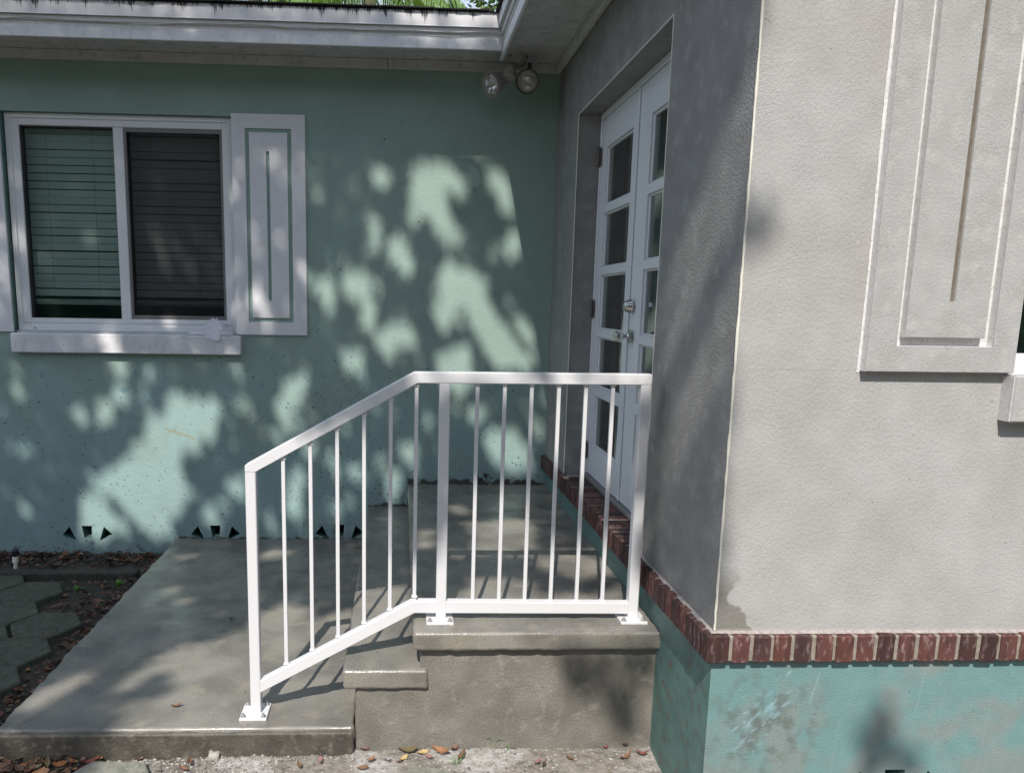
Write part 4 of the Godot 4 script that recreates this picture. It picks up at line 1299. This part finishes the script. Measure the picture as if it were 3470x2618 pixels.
func build_ground() -> void:
	gnoise.seed = 500
	gnoise.frequency = 0.06
	gnoise.fractal_octaves = 4
	var cn := noise(501, 0.05, 3)
	var st := new_st()
	var xs := PackedFloat32Array([-70.0, -20.0, -8.0])
	var zs := PackedFloat32Array([-70.0, -20.0, -5.0, -0.3])
	var x := -4.6
	while x < 1.6:
		xs.append(x)
		x += 0.028
	xs.append_array([3.0, 8.0, 20.0, 70.0])
	var z := -0.06
	while z < 3.3:
		zs.append(z)
		z += 0.028
	zs.append_array([5.0, 9.0, 20.0, 70.0])
	var soil := Color(0.062, 0.052, 0.044)
	var pale := Color(0.26, 0.24, 0.215)
	var lime := Color(0.46, 0.45, 0.445)
	var idx := 0
	for i in xs.size():
		for j in zs.size():
			var X := xs[i]
			var Z := zs[j]
			var n := cn.get_noise_2d(X * 100.0, Z * 100.0)
			var k := clampf((X + 2.12 + n * 0.35) * 3.0, 0.0, 1.0) * clampf((Z - 2.2) * 5.0, 0.0, 1.0)
			var c := soil.lerp(pale, k)
			if X > -1.7 and X < -0.5 and Z > 2.4 and Z < 3.2: c = c.lerp(lime, clampf((cn.get_noise_2d(X * 60.0 + 400.0, Z * 60.0) - 0.02) * 5.0, 0.0, 1.0) * 0.8)
			if X > -0.2 and Z > 2.4 and Z < 3.0: c = c.lerp(lime, clampf((n + 0.1) * 2.0, 0.0, 1.0) * 0.5)
			if absf(X) > 8.0 or absf(Z) > 6.0: c = Color(0.09, 0.10, 0.05)
			var near := X > -4.7 and X < 1.7 and Z > -0.1 and Z < 3.4
			st.set_color(c)
			st.set_uv(Vector2(X, Z))
			st.add_vertex(Vector3(X, ground_y(X, Z) if near else -0.345, Z))
	var h := zs.size()
	for i in xs.size() - 1:
		for j in h - 1:
			var a := i * h + j
			for e in [a, a + h, a + h + 1, a, a + h + 1, a + 1]: st.add_index(e)
	st.generate_normals()
	var g := obj("ground", st, m.soil)
	tag(g, "bare soil and sandy gravel around the stoop", "ground", "", "structure")

func hexagon(c: Vector2, R: float, turn := 0.0) -> PackedVector2Array:
	var p := PackedVector2Array()
	for k in 6:
		var a := TAU * k / 6.0 + turn
		p.append(c + Vector2(cos(a), -sin(a)) * R)
	return p

func build_paving() -> void:
	var path := thing("path", "mossy hexagonal concrete pavers laid loosely left of the slab", "path", "", Vector3(-3.0, -0.33, 1.2))
	path.set_meta("kind", "structure")
	rng.seed = 61
	for q in [[-3.180, 0.765], [-3.182, 1.078], [-2.886, 1.240], [-2.905, 1.562], [-3.192, 1.398], [-2.902, 1.886], [-3.470, 0.925], [-3.478, 1.240], [-3.195, 1.720], [-3.485, 1.555], [-3.200, 2.040], [-2.915, 2.205], [-3.475, 0.610]]:
		var st := new_st()
		var p := hexagon(Vector2(q[0], -q[1]), 0.187, rng.randf_range(-0.02, 0.02))
		var tilt := Basis(Vector3.RIGHT, -PI / 2)
		extrude(st, p, -0.375, -0.303 + rng.randf_range(-0.005, 0.004), 0.006, Transform3D(tilt, Vector3.ZERO))
		obj("paver", st, m.paver, path)
	var st := new_st()
	extrude(st, hexagon(Vector2(-2.07, -2.68), 0.20, 0.05), -0.38, -0.309, 0.006, Transform3D(Basis(Vector3.RIGHT, -PI / 2), Vector3.ZERO))
	obj("paver", st, m.paver_sun, path).set_meta("label", "worn paver in front of the slab, sunlight put into its colour")
	st = new_st()
	var p := PackedVector2Array()
	for k in 18:
		p.append(Vector2(-0.91, -2.655) + Vector2(cos(TAU * k / 18) * 0.125, sin(TAU * k / 18) * 0.098))
	extrude(st, p, -0.38, -0.312, 0.008, Transform3D(Basis(Vector3.RIGHT, -PI / 2), Vector3.ZERO))
	obj("paver", st, m.paver_sun, path).set_meta("label", "round stepping stone at the foot of the landing")
	st = new_st()
	rbox(st, Vector3(-4.6, -0.42, 0.405), Vector3(-2.662, -0.288, 0.492), 0.012, 2, 0.06, 0.014, noise(62, 0.06, 3))
	var e := obj("edging", st, m.moss)
	tag(e, "dark mossy garden edging board between pavers and wall", "garden edging")

func build_small() -> void:
	# sprinkler riser
	var s := thing("sprinkler_riser", "white plastic sprinkler riser with black nozzle by the green wall", "sprinkler", "", Vector3(-3.458, -0.33, 0.36))
	var b := Vector3(-3.458, -0.34, 0.37)
	var st := new_st()
	lathe(st, V2([0.0, 0.0, 0.0115, 0.0, 0.0115, 0.085, 0.0, 0.085]), aim(b, Vector3(0.04, 1, 0)), 16)
	obj("pipe", st, m.pvc, s)
	st = new_st()
	lathe(st, V2([0.0, 0.083, 0.0175, 0.083, 0.0175, 0.118, 0.0155, 0.12, 0.0, 0.12]), aim(b, Vector3(0.04, 1, 0)), 16)
	obj("coupling", st, m.pvc, s)
	st = new_st()
	lathe(st, V2([0.0, 0.12, 0.013, 0.12, 0.016, 0.13, 0.021, 0.135, 0.021, 0.16, 0.015, 0.168, 0.0, 0.17]), aim(b, Vector3(0.04, 1, 0)), 16)
	cbox(st, Vector3(0.012, 0.142, -0.006), Vector3(0.030, 0.154, 0.006), 0.002, Transform3D(Basis.IDENTITY, b))
	obj("nozzle", st, m.black, s)
	# single fallen leaves that one can point to
	var cols := {"orange": Color(0.34, 0.13, 0.04), "tan": Color(0.30, 0.15, 0.075), "yellow": Color(0.42, 0.32, 0.14), "red": Color(0.19, 0.06, 0.045), "olive": Color(0.13, 0.105, 0.05), "pink": Color(0.30, 0.17, 0.15), "brown": Color(0.16, 0.09, 0.05)}
	var leaves := [
		["tan", -0.835, 2.452, 0.085, 0.034, -0.65, 0.5, "curled tan leaf leaning on the landing block's foot"],
		["brown", -0.783, 2.438, 0.05, 0.026, 0.8, 0.9, "small shrivelled brown leaf beside the curled tan one"],
		["olive", -0.968, 2.445, 0.075, 0.042, -0.15, 0.35, "olive brown leaf at the landing block's foot"],
		["yellow", -0.910, 2.452, 0.045, 0.03, 0.2, 0.1, "pale yellow leaf between the olive and the tan leaf"],
		["yellow", -0.984, 2.500, 0.038, 0.026, 0.9, 0.25, "orange yellow leaf in front of the olive leaf"],
		["pink", -0.887, 2.490, 0.04, 0.024, -0.9, 0.3, "pinkish leaf in front of the curled tan leaf"],
		["red", -1.135, 2.430, 0.042, 0.032, 0.3, 0.4, "dark red leaf by the slab's front corner"],
		["brown", -0.120, 2.505, 0.06, 0.022, 0.5, 0.6, "brown leaf near the turquoise plinth corner"],
		["red", -0.045, 2.485, 0.05, 0.02, -0.5, 0.8, "dry red leaf right at the plinth corner"],
		["orange", -2.415, 2.525, 0.07, 0.046, 0.9, 0.3, "large orange leaf at the picture's lower left corner"],
		["orange", -2.285, 2.500, 0.06, 0.04, -0.2, 0.35, "orange leaf on the litter before the slab"],
		["tan", -2.335, 2.555, 0.065, 0.05, 0.4, 0.2, "pale tan leaf at the bottom edge before the slab"],
		["red", -2.180, 2.478, 0.07, 0.03, 0.25, 0.5, "rust red leaf leaning on the slab's front face"],
	]
	for q in leaves:
		var o := MeshInstance3D.new()
		o.mesh = leaf_shape(q[3] * 1.05, q[4] * 0.95, q[6], 0.22 + q[6] * 0.3, 11, cols[q[0]], 1.1)
		o.material_override = m.litter
		o.name = numbered("fallen_leaf")
		add_child(o)
		o.position = Vector3(q[1], ground_y(q[1], q[2]) + 0.009, q[2])
		o.rotation = Vector3(0.12 if q[0] != "tan" else 0.35, q[5], 0.05)
		tag(o, q[7], "leaf", "single fallen leaves by the stoop")
	var bits := [[-1.905, 2.29, "tiny dry leaf curl on the slab near its front edge", -0.2135, "brown", 0.045], [-1.87, 1.40, "thin dark twig scrap on the slab's middle", -0.2135, "brown", 0.03]]
	for q in bits:
		var o := MeshInstance3D.new()
		o.mesh = leaf_shape(q[5], q[5] * 0.4, 0.6, 0.8, 6, cols[q[4]], 0.8)
		o.material_override = m.litter
		o.name = numbered("fallen_leaf")
		add_child(o)
		o.position = Vector3(q[0], q[3] + 0.004, q[1])
		o.rotation.y = 0.2
		tag(o, q[2], "leaf", "single fallen leaves by the stoop")
	# litter nobody could count
	rng.seed = 77
	var tint := [cols.tan, cols.brown, cols.red, cols.brown, cols.brown, cols.pink, cols.olive, Color(0.09, 0.055, 0.035), Color(0.07, 0.05, 0.04), Color(0.2, 0.1, 0.06)]
	var mm := MultiMesh.new()
	mm.transform_format = MultiMesh.TRANSFORM_3D
	mm.use_colors = true
	mm.mesh = leaf_shape(0.05, 0.024, 0.35, 0.4, 4, Color.WHITE, 0.5)
	var spots := []
	while spots.size() < 1500:
		var r := rng.randf()
		var at := Vector3.ZERO
		if r < 0.34: at = Vector3(rng.randf_range(-4.2, -2.56), 0, absf(rng.randfn(0.0, 0.13)) + 0.02)
		elif r < 0.72: at = Vector3(-2.55 - absf(rng.randfn(0, 0.22)), 0, rng.randf_range(0.5, 2.45))
		elif r < 0.97: at = Vector3(-2.62 + absf(rng.randfn(0, 0.28)), 0, rng.randf_range(2.455, 2.75))
		else: at = Vector3(rng.randf_range(-2.0, 0.0), 0, rng.randf_range(2.42, 2.9))
		if at.x < -2.555 or at.z > 2.455 or (at.x > -1.17 and at.z > 2.41): spots.append(at)
	mm.instance_count = spots.size()
	for k in spots.size():
		var at: Vector3 = spots[k]
		var paved := false
		for q in [[-3.180, 0.765], [-3.182, 1.078], [-2.886, 1.240], [-2.905, 1.562], [-3.192, 1.398], [-2.902, 1.886]]:
			if Vector2(at.x - q[0], at.z - q[1]).length() < 0.19: paved = true
		var s2 := rng.randf_range(0.4, 1.15) * (0.25 if paved else 1.0)
		at.y = (-0.300 if paved else ground_y(at.x, at.z)) + 0.006 + rng.randf() * 0.014 * (0.0 if paved else 1.0)
		mm.set_instance_transform(k, Transform3D(Basis(Vector3.UP, rng.randf() * TAU) * Basis(Vector3.RIGHT, rng.randfn(0, 0.35)) * Basis(Vector3.BACK, rng.randfn(0, 0.25)) * Basis.from_scale(Vector3(s2, s2, s2 * rng.randf_range(0.6, 1.4))), at))
		var c: Color = tint[rng.randi_range(0, tint.size() - 1)]
		var g := rng.randf_range(0.6, 1.2)
		if at.x < -2.55 and at.z < 2.3: g *= 0.75
		mm.set_instance_color(k, Color(c.r * g, c.g * g, c.b * g))
	var li := MultiMeshInstance3D.new()
	li.multimesh = mm
	li.material_override = m.litter
	li.name = "leaf_litter"
	add_child(li)
	tag(li, "brown and orange leaf litter along the slab and wall", "leaf litter", "", "stuff")
	# gravel
	var st3 := new_st()
	var ic := [Vector3(0, 1, 0), Vector3(0.9, 0.3, 0), Vector3(0.2, 0.25, 0.95), Vector3(-0.8, 0.35, 0.5), Vector3(-0.7, 0.3, -0.6), Vector3(0.3, 0.3, -0.9), Vector3(0, -0.6, 0)]
	for k in 5:
		var a: Vector3 = ic[1 + k]
		var c: Vector3 = ic[1 + (k + 1) % 5]
		st3.set_color(Color.WHITE)
		tri(st3, ic[0], a, c, (ic[0] + a + c).normalized())
		tri(st3, ic[6], a, c, (ic[6] + a + c).normalized())
	var gm := MultiMesh.new()
	gm.transform_format = MultiMesh.TRANSFORM_3D
	gm.use_colors = true
	gm.mesh = st3.commit()
	gm.instance_count = 5200
	for k in 5200:
		var X := rng.randf_range(-2.3, 0.06) if rng.randf() < 0.7 else rng.randfn(-1.85, 0.16)
		var Z := rng.randf_range(2.41, 2.80)
		if rng.randf() < 0.16:
			X = rng.randf_range(-3.6, -2.55)
			Z = rng.randf_range(0.0, 2.4)
		elif X < -1.18 and Z < 2.45: Z += 0.05
		var r := 0.0018 + 0.0062 * pow(rng.randf(), 2.2)
		var g := rng.randf_range(0.10, 0.44)
		gm.set_instance_transform(k, Transform3D(Basis(Vector3.UP, rng.randf() * TAU) * Basis.from_scale(Vector3(r * rng.randf_range(0.8, 1.4), r * 0.8, r)), Vector3(X, ground_y(X, Z) + r * 0.25, Z)))
		gm.set_instance_color(k, Color(g, g * 0.94, g * 0.85) if X > -2.5 else Color(g * 0.6, g * 0.57, g * 0.54))
	var gi := MultiMeshInstance3D.new()
	gi.multimesh = gm
	gi.material_override = m.pebble
	gi.name = "gravel"
	add_child(gi)
	tag(gi, "pale gravel and grit strewn before the stoop", "gravel", "", "stuff")
	st = new_st()
	rbox(st, Vector3(-1.742, -0.335, 2.452), Vector3(-1.692, -0.298, 2.492), 0.015, 3, 0.01, 0.012, noise(90, 0.25, 2))
	var stone := obj("stone", st, m.stone)
	tag(stone, "fist sized pale stone against the slab's front face", "stone")
	# weeds
	for q in [[-0.63, 2.425, 0.07, 7, "thin grass tuft at the foot of the landing block"], [-0.57, 2.44, 0.035, 5, "tiny seedling right of the grass tuft"], [-2.735, 0.60, 0.055, 6, "broad leaved weed under the end of the garden edging"], [-2.95, 0.66, 0.04, 8, "creeping green weed between edging and first paver"], [-2.72, 0.09, 0.03, 5, "small green sprout by the green wall"], [-3.27, 0.20, 0.035, 5, "grass sprout among the litter under the wall vents"], [-0.78, 2.53, 0.045, 6, "grass blades by the round stepping stone"], [-1.17, 0.03, 0.028, 3, "yellow green seedling in the crack behind the step", 0.021]]:
		var w := thing("weed", q[4], "weed", "weeds around the stoop", Vector3(q[0], q[5] if q.size() > 5 else ground_y(q[0], q[1]), q[1]))
		for k in q[3]:
			var o := MeshInstance3D.new()
			var thin: bool = "grass" in q[4]
			o.mesh = leaf_shape(q[2] * rng.randf_range(0.7, 1.3), q[2] * (0.06 if thin else 0.4), -0.4, 0.4, 5, Color.WHITE)
			o.material_override = m.weed
			o.name = "blade"
			w.add_child(o, true)
			var B := Basis(Vector3.UP, rng.randf() * TAU) * Basis(Vector3.BACK, rng.randf_range(0.5, 1.3))
			o.transform = Transform3D(B, B * Vector3(q[2] * 0.5, 0, 0))

# ---------------------------------------------------------------- trees
func build_palm(at: Vector3, crown: float, n: int, L: float, label: String, mt: Material, sd: int) -> void:
	var p := thing("palm_tree", label, "palm", "palms behind the green roof", at)
	rng.seed = sd
	var top := at + Vector3(0, crown, 0)
	var st := new_st()
	tube(st, [at, at + Vector3(0.1, crown * 0.4, 0), top], [0.17, 0.13, 0.11], 12)
	obj("trunk", st, m.bark, p)
	for k in n:
		st = new_st()
		var a := TAU * k / n + rng.randf_range(-0.2, 0.2)
		var lift := rng.randf_range(0.1, 0.8)
		var out := Vector3(cos(a), 0, sin(a))
		var pts := []
		var rad := []
		for i in 13:
			var t := i / 12.0
			pts.append(top + out * L * t * (1.0 - 0.18 * t) + Vector3(0, L * (lift * t - (0.55 + lift * 0.75) * t * t), 0))
			rad.append(0.018 * (1.0 - t) + 0.003)
		tube(st, pts, rad, 5)
		for i in 110:
			var t := 0.12 + 0.88 * i / 110.0
			var f := t * 12.0
			var q: Vector3 = pts[int(f)].lerp(pts[mini(12, int(f) + 1)], f - int(f))
			var side := out.cross(Vector3.UP) * (1.0 if i % 2 else -1.0)
			var len := L * 0.26 * sin(PI * clampf(t * 0.9 + 0.1, 0, 1)) + 0.08
			var d := (side * 0.75 + out * 0.45 + Vector3(0, -0.75 + rng.randf_range(-0.25, 0.2), 0)).normalized()
			var e := q + d * len * 0.55
			var e2 := e + (d + Vector3(0, -0.9, 0)).normalized() * len * 0.5
			var wv := out * 0.014
			var nn := d.cross(out).normalized()
			quad(st, q - wv, q + wv, e + wv, e - wv, nn)
			tri(st, e - wv, e + wv, e2, nn)
		obj("frond", st, mt, p)

func leaf_cloud(called: String, parent: Node3D, spots: Array, size: float, mt: Material, sd: int) -> void:
	rng.seed = sd
	var mm := MultiMesh.new()
	mm.transform_format = MultiMesh.TRANSFORM_3D
	mm.mesh = leaf_shape(1.0, 0.52, 0.2, 0.25, 3)
	mm.instance_count = spots.size()
	for k in spots.size():
		var s := size * rng.randf_range(0.75, 1.3)
		var B := Basis(Vector3.UP, rng.randf() * TAU) * Basis(Vector3.RIGHT, rng.randfn(0, 0.6)) * Basis(Vector3.BACK, rng.randfn(0, 0.6))
		mm.set_instance_transform(k, Transform3D(B * Basis.from_scale(Vector3(s, s, s)), spots[k]))
	var o := MultiMeshInstance3D.new()
	o.multimesh = mm
	o.material_override = mt
	o.name = called
	parent.add_child(o, true)
	o.position = -origin_of(parent)
	tag(o, "", "", "", "stuff")

func build_tree(at: Vector3, h: float, R: float, n: int, size: float, label: String, sd: int, group := "") -> void:
	var t := thing("tree", label, "tree", group, at)
	rng.seed = sd
	var top := at + Vector3(0, h, 0)
	var st := new_st()
	tube(st, [at, at + Vector3(0.1, h * 0.5, 0.05), top], [0.16, 0.11, 0.05], 10)
	obj("trunk", st, m.bark, t)
	st = new_st()
	var spots := []
	for k in 16:
		var d := Vector3(rng.randfn(0, 1), rng.randfn(0.2, 0.6), rng.randfn(0, 1)).normalized()
		var c := top + d * R * rng.randf_range(0.4, 1.0)
		tube(st, [at + Vector3(0, h * rng.randf_range(0.45, 0.9), 0), c], [0.035, 0.008], 6)
		for i in n / 16:
			spots.append(c + Vector3(rng.randfn(0, 1), rng.randfn(0, 0.8), rng.randfn(0, 1)) * R * 0.22)
	obj("limb", st, m.bark, t)
	leaf_cloud("crown", t, spots, size, m.tree_leaf, sd + 1)

# the big tree over the viewer's left shoulder, whose crown dapples the walls
func sunlit(list: Array, a: float, b: float) -> bool:
	for p in list:
		if Geometry2D.is_point_in_polygon(Vector2(a, b), p): return true
	return false

func grown(list: Array, by: float) -> Array:
	var out := []
	for p in list:
		for q in Geometry2D.offset_polygon(V2(p), by): out.append(q)
	return out

func build_shade_tree() -> void:
	var s := SUN.normalized()
	var t := thing("shade_tree", "tall leafy tree behind the viewer that dapples the stoop", "tree", "", Vector3(-9.0, -0.34, 10.0))
	rng.seed = 901
	var spots := []
	var wall := grown(WALL_SUN, 0.018)
	var slab := grown(SLAB_SUN, 0.015)
	var land := grown(LANDING_SUN, 0.015)
	var side := grown(SIDE_SUN, 0.02)
	var face := grown(FACE_SHADE, -0.03)
	var front := grown(FRONT_SHADE, -0.012)
	var D := 2300.0                                          # leaves to a square metre across the light
	var jobs := [
		["wall", 4.4, 2.75, s.z, 1.0], ["slab", 4.4, 2.46, s.y, 1.0], ["land", 0.98, 2.47, s.y, 1.0], ["step", 0.28, 2.45, s.y, 1.0],
		["side", 2.9, 1.9, absf(s.x), 0.9], ["face", 0.5, 0.45, s.z, 0.5], ["front", 0.8, 2.1, s.z, 0.95], ["yard", 2.4, 1.0, s.y, 0.5]]
	var veil := noise(905, 0.03, 2)
	for j in jobs:
		var n := int(j[1] * j[2] * j[3] * D * j[4])
		for k in n:
			var a := rng.randf() * float(j[1])
			var b := rng.randf() * float(j[2])
			var p := Vector3.ZERO
			var ok := true
			match j[0]:
				"wall":
					p = Vector3(-4.4 + a, -0.32 + b, 0)
					ok = not sunlit(wall, p.x, p.y) and rng.randf() < clampf(1.0 - 2.4 * maxf(0.0, veil.get_noise_2d(p.x * 100.0, p.y * 70.0) - 0.17), 0.25, 1.0)
				"slab":
					p = Vector3(-5.6 + a, -0.22, b)
					ok = not sunlit(slab, p.x, p.z)
				"land":
					p = Vector3(-0.96 + a, 0.181, b)
					ok = not sunlit(land, p.x, p.z) and p.z < 2.2
				"step":
					p = Vector3(-1.23 + a, 0.021, b)
					ok = p.z < 1.55 and rng.randf() < 0.9
				"side":
					p = Vector3(0, 0.35 + b, a)
					ok = not sunlit(side, p.z, p.y)
				"face":
					p = Vector3(-0.45 + a, -0.3 + b, 2.42)
					ok = sunlit(face, p.x, p.y)
				"front":
					p = Vector3(a, -0.15 + b, 2.95)
					ok = sunlit(front, p.x, p.y)
				"yard":
					p = Vector3(-4.4 + a, -0.33, 2.45 + b)
					ok = p.x < -2.15
			var at_rail := p.y + (2.335 - p.z) * SUN.y / SUN.z      # height at which this ray passes the railing
			var x_rail := p.x + (2.335 - p.z) * SUN.x / SUN.z
			if p.z < 2.3 and absf(at_rail - 1.14) < 0.08 and x_rail > -1.0 and x_rail < 0.0: ok = rng.randf() < 0.06 and ok
			if ok:
				spots.append(p + s * rng.randf_range(8.4, 10.8))
	leaf_cloud("crown", t, spots, 0.10, m.leaf, 902)
	spots = []                                               # thin feathery twigs higher up veil the eave
	for k in 4300:
		var p := Vector3(rng.randf_range(-4.8, 0.0), rng.randf_range(2.80, 3.12), 0.45)
		if not (p.x > -1.03 and p.x < -0.84) and not (p.x > -0.75 and p.x < -0.40):
			spots.append(p + s * rng.randf_range(8.5, 11.0))
	leaf_cloud("outer_twigs", t, spots, 0.042, m.leaf, 903)
	var st := new_st()
	var root := Vector3(-9.0, -0.4, 10.0)
	var fork := Vector3(-8.5, 4.4, 9.6)
	tube(st, [root, root + Vector3(0.1, 0.5, 0), Vector3(-8.7, 2.2, 9.8), fork], [0.55, 0.36, 0.31, 0.27], 14)
	obj("trunk", st, m.bark, t)
	for e in [Vector3(-5.9, 7.2, 8.2), Vector3(-5.4, 9.0, 7.0), Vector3(-6.6, 9.4, 7.6), Vector3(-6.0, 6.4, 9.2), Vector3(-8.6, 9.5, 9.0)]:
		st = new_st()
		var mid: Vector3 = fork.lerp(e, 0.5) + Vector3(0, 0.6, 0)
		tube(st, [fork, mid, e], [0.16, 0.09, 0.02], 9)
		for k in 9:
			var c: Vector3 = mid.lerp(e, k / 8.0)
			tube(st, [c, c + Vector3(rng.randfn(0.3, 0.5), rng.randfn(0.2, 0.4), rng.randfn(0, 0.5))], [0.02, 0.005], 5)
		obj("limb", st, m.bark, t)

func build_added_hedge() -> void:  # unseen greenery added to keep bright sky out of the window reflections
	var h := thing("added_hedge", "unseen wall of leaves added behind the viewer to darken window reflections", "added_hedge", "", Vector3(0, -0.34, 17))
	rng.seed = 950
	var spots := []
	for k in 20000:
		spots.append(Vector3(rng.randf_range(-16, 14), -0.3 + 7.0 * rng.randf(), 17 + rng.randfn(0, 0.7)))
	leaf_cloud("foliage", h, spots, 0.42, m.tree_leaf, 951)
	var st := new_st()
	cbox(st, Vector3(-17, -0.35, 17.9), Vector3(15, 6.6, 18.6), 0.2)  # solid dark box added so no sky shows between the leaves
	obj("added_backing", st, m.moss, h)

func _ready() -> void:
	var cam := Camera3D.new()
	cam.name = "camera"
	cam.projection = Camera3D.PROJECTION_FRUSTUM
	cam.near = 0.05
	cam.far = 400.0
	cam.size = 0.05 * 2618.0 / 2648.13
	cam.frustum_offset = Vector2(0.05 * 0.0973, 0.05 * 0.05727)
	cam.transform = Transform3D(Basis(Vector3(0.998876, 0.015323, 0.044847), Vector3(-0.007785, 0.986486, -0.163663), Vector3(-0.046749, 0.163130, 0.985496)).orthonormalized(), Vector3(-1.01105, 1.42121, 5.26949))
	add_child(cam)
	cam.current = true
	var we := WorldEnvironment.new()
	we.name = "environment"
	var env := Environment.new()
	env.background_mode = Environment.BG_SKY
	var sky := Sky.new()
	var ps := ProceduralSkyMaterial.new()
	ps.sky_top_color = Color(0.66, 0.71, 0.79)
	ps.sky_horizon_color = Color(0.82, 0.86, 0.92)
	ps.sky_curve = 0.12
	ps.ground_bottom_color = Color(0.22, 0.21, 0.19)
	ps.ground_horizon_color = Color(0.55, 0.57, 0.56)
	ps.sky_energy_multiplier = 1.2
	sky.sky_material = ps
	env.sky = sky
	env.tonemap_mode = Environment.TONE_MAPPER_LINEAR
	env.tonemap_exposure = 1.05
	env.sdfgi_enabled = true
	env.ssao_enabled = true
	env.ssil_enabled = true
	we.environment = env
	add_child(we)
	var sun := DirectionalLight3D.new()
	sun.name = "sun"
	sun.light_color = Color(1.0, 0.975, 0.94)
	sun.light_energy = 1.6
	sun.light_angular_distance = 0.53
	sun.shadow_enabled = true
	add_child(sun)
	sun.look_at_from_position(SUN * 20.0, Vector3.ZERO)
	make_materials()
	build_ground()
	build_house()
	build_stoop()
	build_railing()
	build_paving()
	build_floodlight()
	build_rag()
	build_small()
	build_palm(Vector3(-1.55, -0.3, -8.0), 6.5, 10, 2.3, "palm whose hanging fronds show over the roof's middle", m.palm, 710)
	build_palm(Vector3(-3.5, -0.3, -9.0), 6.9, 8, 2.2, "palm left of the nearer palm behind the roof", m.palm, 720)
	build_palm(Vector3(-1.15, -0.3, -8.9), 6.05, 8, 0.9, "darker palm right of the nearer palm behind the roof", m.palm_dark, 730)
	build_tree(Vector3(0.42, -0.3, -8.4), 6.5, 0.55, 420, 0.10, "small leafy treetop behind the roof by the eave corner", 740)
	build_shade_tree()
	build_added_hedge()
